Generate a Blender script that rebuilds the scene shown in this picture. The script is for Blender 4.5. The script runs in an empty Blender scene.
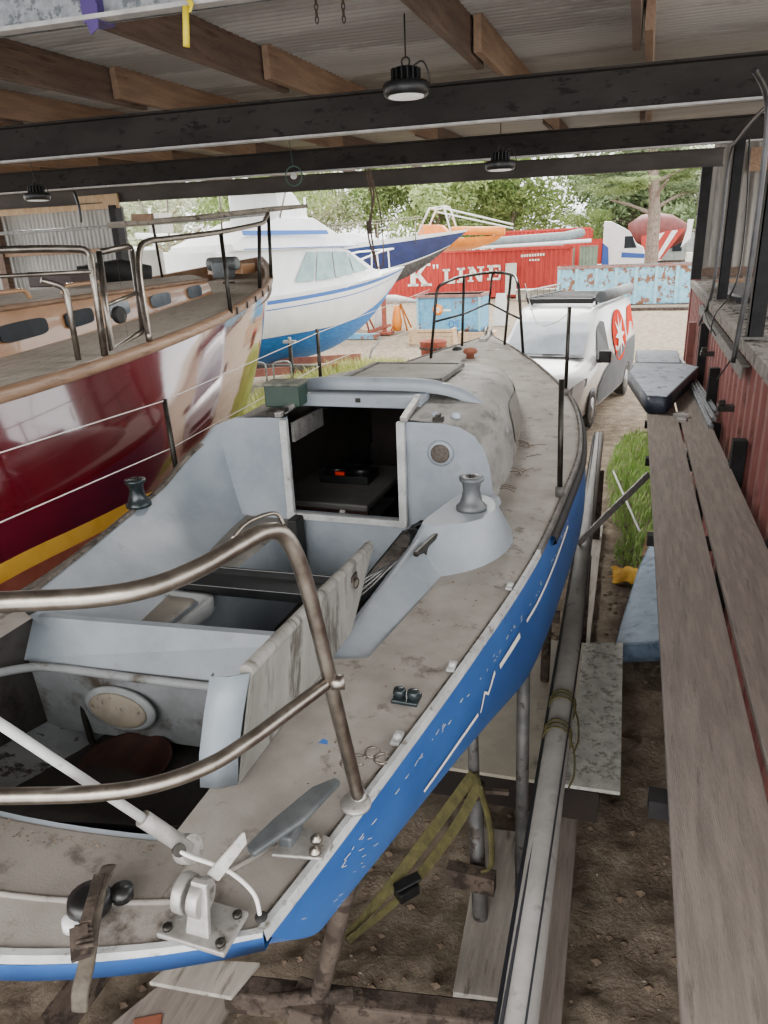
import bpy, math, random
from mathutils import Vector, Matrix
random.seed(7)
sc = bpy.context.scene
COL = sc.collection
V = Vector
PI = math.pi

# ------------------------------------------------------------------ materials
def lin(h):
    h = h.lstrip('#')
    c = [int(h[i:i+2], 16)/255 for i in (0, 2, 4)]
    return tuple((x/12.92 if x <= .04045 else ((x+.055)/1.055)**2.4) for x in c) + (1,)

MATS = {}
def M(name, c1, c2=None, scale=6, rough=.6, metal=0, bump=0, bscale=60, c3=None, s3=14, t3=.62, w3=.06,
      stretch=(1, 1, 1), spec=.5, coat=0, lo=.38, hi=.62, emit=0, alpha=None, trans=0, rvar=0):
    m = bpy.data.materials.new(name); m.use_nodes = True
    nt = m.node_tree; N = nt.nodes; L = nt.links
    b = N['Principled BSDF']
    b.inputs['Roughness'].default_value = rough
    b.inputs['Metallic'].default_value = metal
    b.inputs['Specular IOR Level'].default_value = spec
    b.inputs['Coat Weight'].default_value = coat
    b.inputs['Coat Roughness'].default_value = .05
    if trans: b.inputs['Transmission Weight'].default_value = trans
    tc = N.new('ShaderNodeTexCoord'); mp = N.new('ShaderNodeMapping')
    mp.inputs['Scale'].default_value = stretch
    L.new(tc.outputs['Object'], mp.inputs['Vector'])
    col = None
    if c2 is not None:
        n = N.new('ShaderNodeTexNoise'); n.inputs['Scale'].default_value = scale; n.inputs['Detail'].default_value = 8
        n.inputs['Roughness'].default_value = .62
        L.new(mp.outputs[0], n.inputs['Vector'])
        r = N.new('ShaderNodeValToRGB'); r.color_ramp.elements[0].position = lo; r.color_ramp.elements[1].position = hi
        r.color_ramp.elements[0].color = lin(c1); r.color_ramp.elements[1].color = lin(c2)
        L.new(n.outputs['Fac'], r.inputs['Fac']); col = r.outputs['Color']
        if rvar:
            mr = N.new('ShaderNodeMapRange'); mr.inputs['To Min'].default_value = rough; mr.inputs['To Max'].default_value = rough+rvar
            L.new(n.outputs['Fac'], mr.inputs['Value']); L.new(mr.outputs[0], b.inputs['Roughness'])
    else:
        rgb = N.new('ShaderNodeRGB'); rgb.outputs[0].default_value = lin(c1); col = rgb.outputs[0]
    if c3 is not None:
        n3 = N.new('ShaderNodeTexNoise'); n3.inputs['Scale'].default_value = s3; n3.inputs['Detail'].default_value = 10
        n3.inputs['Roughness'].default_value = .7
        L.new(mp.outputs[0], n3.inputs['Vector'])
        r3 = N.new('ShaderNodeValToRGB'); r3.color_ramp.elements[0].position = t3; r3.color_ramp.elements[1].position = min(1, t3+w3)
        r3.color_ramp.elements[0].color = (0, 0, 0, 1); r3.color_ramp.elements[1].color = (1, 1, 1, 1)
        L.new(n3.outputs['Fac'], r3.inputs['Fac'])
        mx = N.new('ShaderNodeMix'); mx.data_type = 'RGBA'
        L.new(r3.outputs['Color'], mx.inputs['Factor']); L.new(col, mx.inputs['A']); mx.inputs['B'].default_value = lin(c3)
        col = mx.outputs['Result']
    L.new(col, b.inputs['Base Color'])
    if bump:
        nb = N.new('ShaderNodeTexNoise'); nb.inputs['Scale'].default_value = bscale; nb.inputs['Detail'].default_value = 6
        L.new(mp.outputs[0], nb.inputs['Vector'])
        bp = N.new('ShaderNodeBump'); bp.inputs['Strength'].default_value = bump; bp.inputs['Distance'].default_value = .02
        L.new(nb.outputs['Fac'], bp.inputs['Height']); L.new(bp.outputs['Normal'], b.inputs['Normal'])
    if emit:
        L.new(col, b.inputs['Emission Color']); b.inputs['Emission Strength'].default_value = emit
    MATS[name] = m
    return m

M('gelcoat', '#7d868e', '#9299a1', 3, rough=.42, c3='#6d6a62', s3=5, t3=.60, w3=.18, bump=.05)
M('gelcoat_dirty', '#7c7f81', '#96999b', 4, rough=.6, c3='#4f483d', s3=7, t3=.55, w3=.15, bump=.08)
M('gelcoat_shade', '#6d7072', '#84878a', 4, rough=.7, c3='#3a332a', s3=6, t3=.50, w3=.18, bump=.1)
M('lid_face', '#77756f', '#96948f', 3, rough=.7, c3='#4d4942', s3=6, t3=.5, w3=.12, stretch=(1, 2.5, .6), bump=.1)
M('porthole_mesh', '#3d3630', '#564d45', 60, rough=.7)
M('dark_strap', '#3f382f', '#585045', 30, rough=.8, bump=.2)
M('locker_dark', '#2f2c29', '#4b4845', 3, rough=.85, c3='#1a1511', s3=3, t3=.46, w3=.2, bump=.1)  # dark mottled base, darker than the locker wall above it
M('deck_grey', '#857f78', '#99938c', 5, rough=.8, c3='#5b534a', s3=9, t3=.56, w3=.12, bump=.12, bscale=220)
M('deck_dark', '#68635c', '#7a746d', 5, rough=.8, c3='#4c463f', s3=12, t3=.54, w3=.12, bump=.12, bscale=200)
M('cabin_dirty', '#77746f', '#928f8a', 5, rough=.6, c3='#4d473f', s3=6, t3=.50, w3=.15, stretch=(1, .5, 1), bump=.1)
M('window_grimy', '#5f5b55', '#787269', 5, rough=.5, c3='#45403a', s3=9, t3=.55, w3=.1)
M('dirt_strip', '#4d4740', '#6d665e', 14, rough=.9, c3='#2d2822', s3=20, t3=.5, w3=.1, bump=.5, bscale=90)
M('hull_blue', '#214b86', '#2a5997', 4, rough=.3, c3='#214a80', s3=10, t3=.60, w3=.1, stretch=(1, .5, 1), rvar=.3)
M('hull_white', '#8b9094', '#a6aaac', 6, rough=.5, c3='#46423d', s3=12, t3=.56, w3=.05, bump=.1)
M('rail_white', '#9fa1a1', '#b8baba', 12, rough=.5, c3='#6d675e', s3=25, t3=.56, w3=.08)
M('rail_dark', '#4c4945', '#6b6762', 12, rough=.6)
M('stainless', '#7d766e', '#9a938a', 18, rough=.24, metal=1, c3='#6d655c', s3=30, t3=.6, w3=.1, rvar=.25, bump=.03)
M('cast_alloy', '#8f8c88', '#a8a5a1', 20, rough=.5, metal=.6, c3='#5f5850', s3=26, t3=.56, w3=.12, bump=.1)
M('dark_metal', '#26241f', '#3a3733', 20, rough=.4, metal=.7, bump=.05)
M('winch_grey', '#4b4f51', '#5f6365', 12, rough=.4, metal=.2)
M('winch_black', '#20282a', '#2e3638', 12, rough=.25, metal=.3)
M('black_plastic', '#0d0d0e', '#191a1b', 10, rough=.35)
M('black_rubber', '#151515', '#22211f', 10, rough=.7)
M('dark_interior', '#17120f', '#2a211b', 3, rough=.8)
M('berth_vinyl', '#4c4b4a', '#5d5b58', 4, rough=.6)
M('dark_wood', '#2b1712', '#3d211a', 6, rough=.5, stretch=(6, 1, 6))
M('green_box', '#08241a', '#0d3022', 8, rough=.45)
M('box_lid_mud', '#3c4038', '#6e6d62', 16, rough=.8)
M('rope_white', '#d4d2cd', rough=.7)
M('white_paint', '#cfd0cf', '#e0e0de', 5, rough=.4)
M('white_tube', '#a5a6a6', '#b9b9b8', 9, rough=.4, c3='#8a8780', s3=20, t3=.6)
M('brown_mud', '#5f5043', '#7a6958', 6, rough=.9, bump=.3)
M('cover_tan', '#7b7367', '#93897a', 10, rough=.6, c3='#4a4238', s3=18, t3=.55)
M('steel_beam', '#2d2a28', '#3a3633', 3, rough=.75, spec=.15, c3='#211f1d', s3=14, t3=.56, stretch=(.4, 1, 1), bump=.06)
M('steel_beam_pale', '#4b4744', '#5a5552', 3, rough=.8, spec=.15, stretch=(.4, 1, 1))
M('galv', '#83878a', '#9ea2a5', 22, rough=.45, metal=.5, c3='#62676b', s3=18, t3=.52, w3=.05)
M('beam_lip', '#9a9896', '#b7b4b0', 9, rough=.5, metal=.3)
M('timber', '#54433a', '#6b5749', 4, rough=.8, stretch=(5, .5, 5), c3='#3a2417', s3=6, t3=.55, w3=.12, bump=.2)
M('timber_light', '#7f6653', '#977b62', 4, rough=.8, stretch=(5, .5, 5), c3='#5f3d22', s3=6, t3=.6, w3=.1, bump=.2)
M('timber_pale', '#b09372', '#c4a988', 5, rough=.8, stretch=(3, 1, 1))
M('roof_iron', '#99958f', '#aaa6a0', .8, rough=.6, c3='#8a857f', s3=.6, t3=.52, w3=.05, stretch=(.3, 1.5, 1))
M('wall_iron', '#8b8a87', '#a09f9b', 3, rough=.5, metal=.3, c3='#757370', s3=4, t3=.56, w3=.1, stretch=(3, 3, .4))
M('wall_iron_dark', '#6f6b65', '#817c75', 3, rough=.6, c3='#5d5952', s3=4, t3=.56, w3=.1, stretch=(3, 3, .4))
M('plank_wood', '#756c65', '#887e76', 4, rough=.85, stretch=(8, .7, 8), c3='#655d56', s3=6, t3=.56, w3=.12, bump=.25, bscale=40)
M('plank_pale', '#8a857d', '#a39d93', 4, rough=.85, stretch=(5, .6, 5), c3='#6b655d', s3=6, t3=.56, w3=.1, bump=.2)
M('ply_cream', '#a8a291', '#bbb5a3', 4, rough=.7, c3='#7b766a', s3=6, t3=.58, w3=.1)
M('ply_white', '#a7a7a0', '#c2c2ba', 14, rough=.7, c3='#7d7c72', s3=20, t3=.52, w3=.08)
M('rusty_steel', '#3d332c', '#564a40', 8, rough=.85, metal=.1, c3='#2a2019', s3=12, t3=.5, bump=.2)
M('grey_paint_steel', '#4f4f4e', '#6a6967', 8, rough=.6, metal=.3, c3='#392f28', s3=12, t3=.56)
M('olive_web', '#403c20', '#55502c', 30, rough=.9, bump=.2)
M('yellow_paint', '#80601a', '#9a7620', 5, rough=.6, c3='#3a2c1a', s3=9, t3=.48)
M('mast_alu', '#787672', '#8b8884', 5, rough=.55, metal=.3, c3='#5a5855', s3=10, t3=.55, w3=.15)
M('black_line', '#14151c', rough=.8)
M('navy_vinyl', '#1a2130', '#252e40', 6, rough=.45, c3='#3d4654', s3=5, t3=.52, w3=.2, bump=.3, bscale=9)
M('navy_lit', '#a9b2c0', '#bcc4d0', 4, rough=.7, c3='#39404a', s3=8, t3=.5, w3=.2, bump=.2, bscale=9)  # paler copy of the navy vinyl, overhead light put into the colour
M('blue_tarp', '#61758a', '#758ba2', 5, rough=.55, c3='#36485c', s3=6, t3=.52, w3=.15, bump=.5, bscale=12)
M('yellow_rag', '#d9a02c', '#edbd4c', 8, rough=.9)
M('cardboard', '#8f7456', '#a5886a', 6, rough=.9)
M('container_red', '#7a4a46', '#8a5752', 5, rough=.6, c3='#3c1d1b', s3=8, t3=.54, w3=.12, stretch=(1, 1, .4), bump=.1)
M('container_top', '#6b655f', '#857f78', 6, rough=.85, c3='#3f3832', s3=10, t3=.5, w3=.12, bump=.2)
M('post_black', '#171616', '#222122', 8, rough=.6, spec=.2)
M('conduit', '#3d3c3d', '#4d4c4c', 8, rough=.35, metal=.5)
M('burgundy', '#4a0712', '#5c0c19', 1.2, rough=.09, coat=1, spec=.7)
M('burgundy_low', '#7d3b2e', '#8f5444', 3, rough=.25, coat=.6)
M('boot_yellow', '#c9962e', '#d8a840', 4, rough=.3)
M('teak', '#82664f', '#997c65', 5, rough=.45, stretch=(8, .6, 8), c3='#6a4e3c', s3=6, t3=.56)
M('teak_deck', '#b3aca1', '#c4bcb1', 6, rough=.75, stretch=(12, .7, 1), c3='#5d554b', s3=10, t3=.55)
M('varnish', '#a37a58', '#b98e6a', 3, rough=.25, coat=.5, stretch=(1, .5, 1))
M('smoked_glass', '#1d2126', '#282d33', 4, rough=.4, spec=.15)
M('smoked_glass_pale', '#566069', '#6a747d', 6, rough=.15)
M('boat_white', '#dde1e2', '#eceeee', 2, rough=.35, coat=.3)
M('boat_cream', '#c9c8be', '#d8d7ce', 3, rough=.5)
M('antifoul_blue', '#1769b4', '#2480cc', 5, rough=.6, c3='#8fb4d0', s3=12, t3=.66, w3=.05, stretch=(1, 1, 5))
M('stripe_blue', '#1f5fae', rough=.4)
M('glass_teal', '#55807f', '#7fa6a4', 3, rough=.08, coat=1)
M('navy_hull', '#1c2c58', '#22356a', 2, rough=.25, coat=.5)
M('orange_hull', '#e0801e', '#ef9130', 4, rough=.4)
M('grey_inflatable', '#6c777b', '#7e898d', 5, rough=.5)
M('kline_red', '#a52a22', '#b7362c', 3, rough=.6, c3='#94302a', s3=5, t3=.56, w3=.15, stretch=(1, 1, .3))
M('kline_door', '#6b7a66', '#7c8a76', 4, rough=.6)
M('letter_white', '#ecebe2', rough=.6)
M('skip_blue', '#4f8fb4', '#6aa9ca', 4, rough=.7, c3='#7b4c33', s3=2.2, t3=.56, w3=.05)
M('skip_blue_pale', '#6fa9c2', '#8fc2d4', 3, rough=.7, c3='#7a5038', s3=2.0, t3=.52, w3=.04)
M('rib_pale', '#7fb0c2', '#93c0cf', 4, rough=.7, c3='#80543c', s3=5, t3=.62)
M('skip_rim', '#7c5a50', '#94736a', 5, rough=.8)
M('van_white', '#dfe2e4', '#e8ebec', 2, rough=.25, coat=.7)
M('van_grey', '#5c6164', '#666b6e', 2, rough=.6, spec=.1)
M('windscreen', '#a9b6c1', '#c8d2da', 2, rough=.15, coat=1)
M('black_trim', '#1c1d1f', rough=.45)
M('orange_red', '#cf2a0c', rough=.7, spec=.05)
M('headlight', '#7d858c', '#a5acb2', 8, rough=.1, coat=1)
M('tyre', '#2b2a29', '#55524c', 9, rough=.9)
M('wheel_rim', '#8f9294', rough=.35, metal=.6)
M('awning_grey', '#5b6064', '#6e7377', 5, rough=.7)
M('truck_blue', '#27509e', rough=.4)
M('drum_red', '#5e2220', '#74302c', 4, rough=.5)
M('shed_grey', '#8f9691', '#a6ada8', 3, rough=.8)
M('bark', '#7c6f63', '#95887b', 5, rough=.95, stretch=(4, 4, .6), c3='#564b42', s3=9, t3=.5, bump=.5, bscale=12)
M('bark_pale', '#a89a88', '#c0b3a2', 4, rough=.9)
M('leaf_dark', '#596b47', '#788a5f', 1.2, rough=.8, c3='#a5b184', s3=2, t3=.58)
M('leaf_mid', '#7a9155', '#98ab6e', 1.2, rough=.8, c3='#c0cb94', s3=2, t3=.58)
M('leaf_pale', '#a6ae8c', '#bec5a6', 1.2, rough=.8)
M('grass_green', '#86a758', '#a9c678', 3, rough=.8, c3='#c9d28c', s3=8, t3=.6)
M('grass_dry', '#a8ac62', '#bdbd7c', 2, rough=.8, c3='#86994a', s3=3, t3=.52)
M('junk_white', '#cfd2d0', '#dfe0de', 4, rough=.6)
M('red_oxide', '#8a4636', '#9c5646', 5, rough=.8)
M('pink_steel', '#9c6357', '#b07468', 4, rough=.8)
M('ribbon_yellow', '#d9c21e', rough=.6)
M('tape_purple', '#43306b', rough=.5)
M('lamp_black', '#121314', '#1c1d1e', 8, rough=.4)
M('lens', '#d8d8d2', '#c3c3bd', 30, rough=.2, emit=.35)
M('green_wire', '#3a5a50', rough=.5)
M('brick', '#7a4632', '#8d5640', 8, rough=.9)
M('tarp_black', '#15151a', '#222229', 5, rough=.5)

def ground_mat():
    m = bpy.data.materials.new('ground_dirt'); m.use_nodes = True
    nt = m.node_tree; N = nt.nodes; L = nt.links; b = N['Principled BSDF']; b.inputs['Roughness'].default_value = .95
    b.inputs['Specular IOR Level'].default_value = .15
    tc = N.new('ShaderNodeTexCoord')
    sx = N.new('ShaderNodeSeparateXYZ'); L.new(tc.outputs['Object'], sx.inputs[0])
    def noise(s, d=8, r=.6):
        n = N.new('ShaderNodeTexNoise'); n.inputs['Scale'].default_value = s; n.inputs['Detail'].default_value = d
        n.inputs['Roughness'].default_value = r; L.new(tc.outputs['Object'], n.inputs['Vector']); return n
    def ramp(src, p0, c0, p1, c1):
        r = N.new('ShaderNodeValToRGB'); r.color_ramp.elements[0].position = p0; r.color_ramp.elements[1].position = p1
        r.color_ramp.elements[0].color = lin(c0); r.color_ramp.elements[1].color = lin(c1); L.new(src, r.inputs['Fac']); return r
    dirt = ramp(noise(5, 12, .75).outputs['Fac'], .36, '#7d6f5f', .66, '#bfb09b')
    gravel = ramp(noise(3.5, 12, .8).outputs['Fac'], .35, '#a89f90', .65, '#d2c9b8')
    mr = N.new('ShaderNodeMapRange'); mr.inputs['From Min'].default_value = 7.6; mr.inputs['From Max'].default_value = 10.2
    ad = N.new('ShaderNodeMath'); ad.operation = 'MULTIPLY_ADD'; ad.inputs[1].default_value = 1.6
    L.new(noise(1.2).outputs['Fac'], ad.inputs[0]); L.new(sx.outputs['Y'], ad.inputs[2])
    L.new(ad.outputs[0], mr.inputs['Value'])
    mx = N.new('ShaderNodeMix'); mx.data_type = 'RGBA'
    L.new(mr.outputs[0], mx.inputs['Factor']); L.new(dirt.outputs[0], mx.inputs['A']); L.new(gravel.outputs[0], mx.inputs['B'])
    # patchy grass film outside
    g = ramp(noise(.45, 6).outputs['Fac'], .52, '#000000', .60, '#ffffff')
    mr2 = N.new('ShaderNodeMapRange'); mr2.inputs['From Min'].default_value = 9; mr2.inputs['From Max'].default_value = 12; mr2.inputs['To Max'].default_value = .35
    L.new(sx.outputs['Y'], mr2.inputs['Value'])
    mu = N.new('ShaderNodeMath'); mu.operation = 'MULTIPLY'; L.new(g.outputs[0], mu.inputs[0]); L.new(mr2.outputs[0], mu.inputs[1])
    mx2 = N.new('ShaderNodeMix'); mx2.data_type = 'RGBA'
    L.new(mu.outputs[0], mx2.inputs['Factor']); L.new(mx.outputs['Result'], mx2.inputs['A']); mx2.inputs['B'].default_value = lin('#9fa36c')
    L.new(mx2.outputs['Result'], b.inputs['Base Color'])
    bp = N.new('ShaderNodeBump'); bp.inputs['Strength'].default_value = 1.0; bp.inputs['Distance'].default_value = .09
    L.new(noise(22, 10, .75).outputs['Fac'], bp.inputs['Height']); L.new(bp.outputs[0], b.inputs['Normal'])
    MATS['ground'] = m
ground_mat()

# ------------------------------------------------------------------ objects
ORIGIN = {}
def setp(o, label=None, cat=None, group=None, kind=None):
    if label: o['label'] = label
    if cat: o['category'] = cat
    if group: o['group'] = group
    if kind: o['kind'] = kind
    return o

def thing(name, label, cat, loc=(0, 0, 0), group=None, rotz=0, local=False):
    o = bpy.data.objects.new(name, None); COL.objects.link(o)
    o.empty_display_size = .1
    o.location = loc; o.rotation_euler = (0, 0, rotz)
    ORIGIN[o.name] = V((0, 0, 0)) if local else V(loc)
    return setp(o, label, cat, group)

def cr(pts, n=6, closed=False):
    P = [V(p) for p in pts]; out = []
    m = len(P)
    rng = range(m if closed else m-1)
    for i in rng:
        if closed: p0, p1, p2, p3 = P[(i-1) % m], P[i], P[(i+1) % m], P[(i+2) % m]
        else: p0, p1, p2, p3 = P[max(i-1, 0)], P[i], P[i+1], P[min(i+2, m-1)]
        for k in range(n):
            t = k/n
            out.append(.5*((2*p1)+(-p0+p2)*t+(2*p0-5*p1+4*p2-p3)*t*t+(-p0+3*p1-3*p2+p3)*t**3))
    if not closed: out.append(P[-1])
    return out

def fillet(pts, r, n=6):
    P = [V(p) for p in pts]; out = [P[0]]
    for i in range(1, len(P)-1):
        a, b, c = P[i-1], P[i], P[i+1]
        d1 = (a-b); d2 = (c-b); rr = min(r, d1.length*.49, d2.length*.49)
        s = b+d1.normalized()*rr; e = b+d2.normalized()*rr
        for k in range(n+1):
            t = k/n
            out.append(s*(1-t)**2+b*2*t*(1-t)+e*t*t)
    out.append(P[-1]); return out

def interp(tab, x):
    if x <= tab[0][0]: return tab[0][1]
    for (a, fa), (b, fb) in zip(tab, tab[1:]):
        if x <= b: return fa+(fb-fa)*(x-a)/(b-a)
    return tab[-1][1]
def sinterp(tab, x):
    # smooth (catmull) interpolation of a table
    n = len(tab)
    if x <= tab[0][0]: return tab[0][1]
    if x >= tab[-1][0]: return tab[-1][1]
    for i in range(n-1):
        if x <= tab[i+1][0]:
            x1, y1 = tab[i]; x2, y2 = tab[i+1]
            x0, y0 = tab[i-1] if i > 0 else (2*x1-x2, 2*y1-y2)
            x3, y3 = tab[i+2] if i+2 < n else (2*x2-x1, 2*y2-y1)
            m1 = (y2-y0)/(x2-x0)*(x2-x1); m2 = (y3-y1)/(x3-x1)*(x2-x1)
            t = (x-x1)/(x2-x1)
            return (2*t**3-3*t*t+1)*y1+(t**3-2*t*t+t)*m1+(-2*t**3+3*t*t)*y2+(t**3-t*t)*m2

class G:
    def __init__(s): s.v = []; s.f = []; s.mi = []; s.cur = 0; s.sm = []; s.smooth = False
    def add(s, vs, fs):
        b = len(s.v); s.v += [V(p) for p in vs]
        for f in fs: s.f.append([b+i for i in f]); s.mi.append(s.cur); s.sm.append(s.smooth)
        return s
    def box(s, x0, x1, y0, y1, z0, z1):
        v = [(x, y, z) for z in (z0, z1) for y in (y0, y1) for x in (x0, x1)]
        return s.add(v, [(0, 2, 3, 1), (4, 5, 7, 6), (0, 1, 5, 4), (2, 6, 7, 3), (0, 4, 6, 2), (1, 3, 7, 5)])
    def cbox(s, c, sz, mat=None):
        x, y, z = (a/2 for a in sz); v = [V((i, j, k)) for k in (-z, z) for j in (-y, y) for i in (-x, x)]
        if mat is not None: v = [mat @ p for p in v]
        v = [p+V(c) for p in v]
        return s.add(v, [(0, 2, 3, 1), (4, 5, 7, 6), (0, 1, 5, 4), (2, 6, 7, 3), (0, 4, 6, 2), (1, 3, 7, 5)])
    def bar(s, p, q, w, h, up=(0, 0, 1)):
        p = V(p); q = V(q); d = (q-p).normalized(); up = V(up)
        sd = d.cross(up)
        if sd.length < 1e-4: sd = d.cross(V((1, 0, 0)))
        sd.normalize(); u = sd.cross(d).normalized()
        v = [a+sd*i*w/2+u*k*h/2 for a in (p, q) for i, k in ((-1, -1), (1, -1), (1, 1), (-1, 1))]
        return s.add(v, [(3, 2, 1, 0), (4, 5, 6, 7), (0, 1, 5, 4), (1, 2, 6, 5), (2, 3, 7, 6), (3, 0, 4, 7)])
    def tube(s, pts, r, n=10, closed=False, cap=True, flat=1):
        P = [V(p) for p in pts]; m = len(P)
        R = r if isinstance(r, (list, tuple)) else [r]*m
        T = []
        for i in range(m):
            if closed: t = P[(i+1) % m]-P[(i-1) % m]
            else: t = P[min(i+1, m-1)]-P[max(i-1, 0)]
            T.append(t.normalized() if t.length > 1e-9 else V((0, 0, 1)))
        ref = V((0, 0, 1)) if abs(T[0].z) < .9 else V((1, 0, 0))
        u = T[0].cross(ref).normalized(); vs = []
        for i in range(m):
            u = (u-T[i]*u.dot(T[i])); u = u.normalized() if u.length > 1e-6 else T[i].orthogonal().normalized()
            w = T[i].cross(u)
            for k in range(n):
                a = 2*PI*k/n; vs.append(P[i]+(u*math.cos(a)+w*math.sin(a)*flat)*R[i])
        fs = []
        for i in range(m if closed else m-1):
            j = (i+1) % m
            for k in range(n):
                l = (k+1) % n; fs.append((i*n+k, i*n+l, j*n+l, j*n+k))
        sm = s.smooth; s.smooth = True; s.add(vs, fs); s.smooth = False
        if cap and not closed:
            b = len(s.v)-len(vs)
            s.f.append([b+k for k in range(n)][::-1]); s.mi.append(s.cur); s.sm.append(False)
            s.f.append([b+(m-1)*n+k for k in range(n)]); s.mi.append(s.cur); s.sm.append(False)
        s.smooth = sm
        return s
    def lathe(s, prof, c=(0, 0, 0), n=24, mat=None, smooth=True):
        vs = []; fs = []; m = len(prof)
        for r, z in prof:
            for k in range(n):
                a = 2*PI*k/n; p = V((r*math.cos(a), r*math.sin(a), z))
                if mat is not None: p = mat @ p
                vs.append(p+V(c))
        for i in range(m-1):
            for k in range(n):
                l = (k+1) % n; fs.append((i*n+k, i*n+l, (i+1)*n+l, (i+1)*n+k))
        sm = s.smooth; s.smooth = smooth; s.add(vs, fs); s.smooth = False
        b = len(s.v)-len(vs)
        s.f.append([b+k for k in range(n)][::-1]); s.mi.append(s.cur); s.sm.append(False)
        s.f.append([b+(m-1)*n+k for k in range(n)]); s.mi.append(s.cur); s.sm.append(False)
        s.smooth = sm
        return s
    def grid(s, rows, skip=None, closed=False, flip=False):
        m = len(rows[0]); vs = [p for r in rows for p in r]; fs = []
        for i in range(len(rows)-1):
            for k in range(m if closed else m-1):
                if skip and skip(i, k): continue
                l = (k+1) % m
                f = (i*m+k, i*m+l, (i+1)*m+l, (i+1)*m+k)
                fs.append(f[::-1] if flip else f)
        return s.add(vs, fs)
    def poly(s, pts, ext=None):
        P = [V(p) for p in pts]; n = len(P)
        if ext is None: return s.add(P, [tuple(range(n))])
        e = V(ext); vs = P+[p+e for p in P]
        fs = [tuple(range(n))[::-1], tuple(range(n, 2*n))]+[(i, (i+1) % n, n+(i+1) % n, n+i) for i in range(n)]
        return s.add(vs, fs)
    def obj(s, name, mat, parent=None, bevel=0, solid=0, sub=0, kind=None, weld=False, top=None):
        me = bpy.data.meshes.new(name)
        if parent is not None:
            org = ORIGIN[parent.name]
        else:
            lo = V([min(p[i] for p in s.v) for i in range(3)]); hi = V([max(p[i] for p in s.v) for i in range(3)])
            org = V(((lo.x+hi.x)/2, (lo.y+hi.y)/2, lo.z))
        me.from_pydata([tuple(p-org) for p in s.v], [], s.f)
        ms = mat if isinstance(mat, (list, tuple)) else [mat]
        for x in ms: me.materials.append(MATS[x] if isinstance(x, str) else x)
        me.polygons.foreach_set('material_index', s.mi)
        me.polygons.foreach_set('use_smooth', s.sm)
        me.update()
        o = bpy.data.objects.new(name, me); COL.objects.link(o)
        if parent is not None: o.parent = parent; ORIGIN[o.name] = org
        else: o.location = org; ORIGIN[o.name] = org
        if weld:
            w = o.modifiers.new('w', 'WELD'); w.merge_threshold = .0005
        if solid:
            q = o.modifiers.new('s', 'SOLIDIFY'); q.thickness = solid; q.offset = -1
        if bevel:
            q = o.modifiers.new('b', 'BEVEL'); q.width = bevel; q.segments = 2; q.limit_method = 'ANGLE'
        if sub:
            q = o.modifiers.new('u', 'SUBSURF'); q.levels = sub; q.render_levels = sub
        if kind: o['kind'] = kind
        return o

def single(g, name, mat, label, cat, group=None, **k):
    o = g.obj(name, mat, None, **k); return setp(o, label, cat, group)
def struct(g, name, mat, **k):
    o = g.obj(name, mat, None, **k); o['kind'] = 'structure'; return o

def leafset(rnd, n, R, size, squash=.8, shell=.55, elong=1):
    vs = []; fs = []
    for i in range(n):
        d = V((rnd.gauss(0, 1), rnd.gauss(0, 1), rnd.gauss(0, 1))).normalized()
        r = R*(shell+(1-shell)*rnd.random())
        p = V((d.x*r, d.y*r, d.z*r*squash))
        a = V((rnd.gauss(0, 1), rnd.gauss(0, 1), rnd.gauss(0, 1))).normalized(); b = a.orthogonal().normalized()
        s_ = size*(.6+.8*rnd.random())
        vs.append([p-a*s_*elong, p+b*s_*.5, p+a*s_*elong, p-b*s_*.5])
    return vs

# ================================================================== GROUND
g = G(); g.smooth = True
rows = []
ys = [-3+i*.09 for i in range(0, 45)]+[1.05+i*.05 for i in range(0, 160)]+[9.05+i*.12 for i in range(0, 20)]+[11.4+.6*i for i in range(1, 60)]+[48+8*i for i in range(1, 13)]
xs = [-60, -45, -35, -28, -22, -18, -15, -12]+[-10+.5*i for i in range(1, 14)]+[-3.5+.09*i for i in range(1, 12)]+[-2.5+.05*i for i in range(1, 74)]+[1.2+.6*i for i in range(1, 12)]+[10, 14, 20, 30, 45, 60]
from mathutils import noise as mn
def gz(x, y):
    base = 0 if y < 38 else (y-38)*.02
    if y > 60: base = .44+(y-60)*.01
    if -4 < x < 1.5 and y < 11:
        q = mn.fractal(V((x*4, y*4, 0)), 1.0, 2.0, 5)*.035+mn.fractal(V((x*11, y*11, 3)), .6, 2.0, 4)*.03
    else: q = mn.noise(V((x*.7, y*.7, 0)))*.03
    return base+q-.03
for y in ys: rows.append([(x, y, gz(x, y)) for x in xs])
g.grid(rows); struct(g, 'floor', 'ground')

# ================================================================== SHED
# roof sheeting, corrugations run across the shed
g = G(); g.smooth = True
rows = []
y = -1.6; pit = .085
while y < 13.95:
    z = 4.54+.027*(y-5.8)+.02*math.cos(2*PI*y/pit)
    rows.append([(-13.5, y-.6, z), (-6, y-.3, z), (-.5, y, z), (3.2, y+.15, z)]); y += pit/6
g.grid(rows); struct(g, 'ceiling', 'roof_iron')

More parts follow.
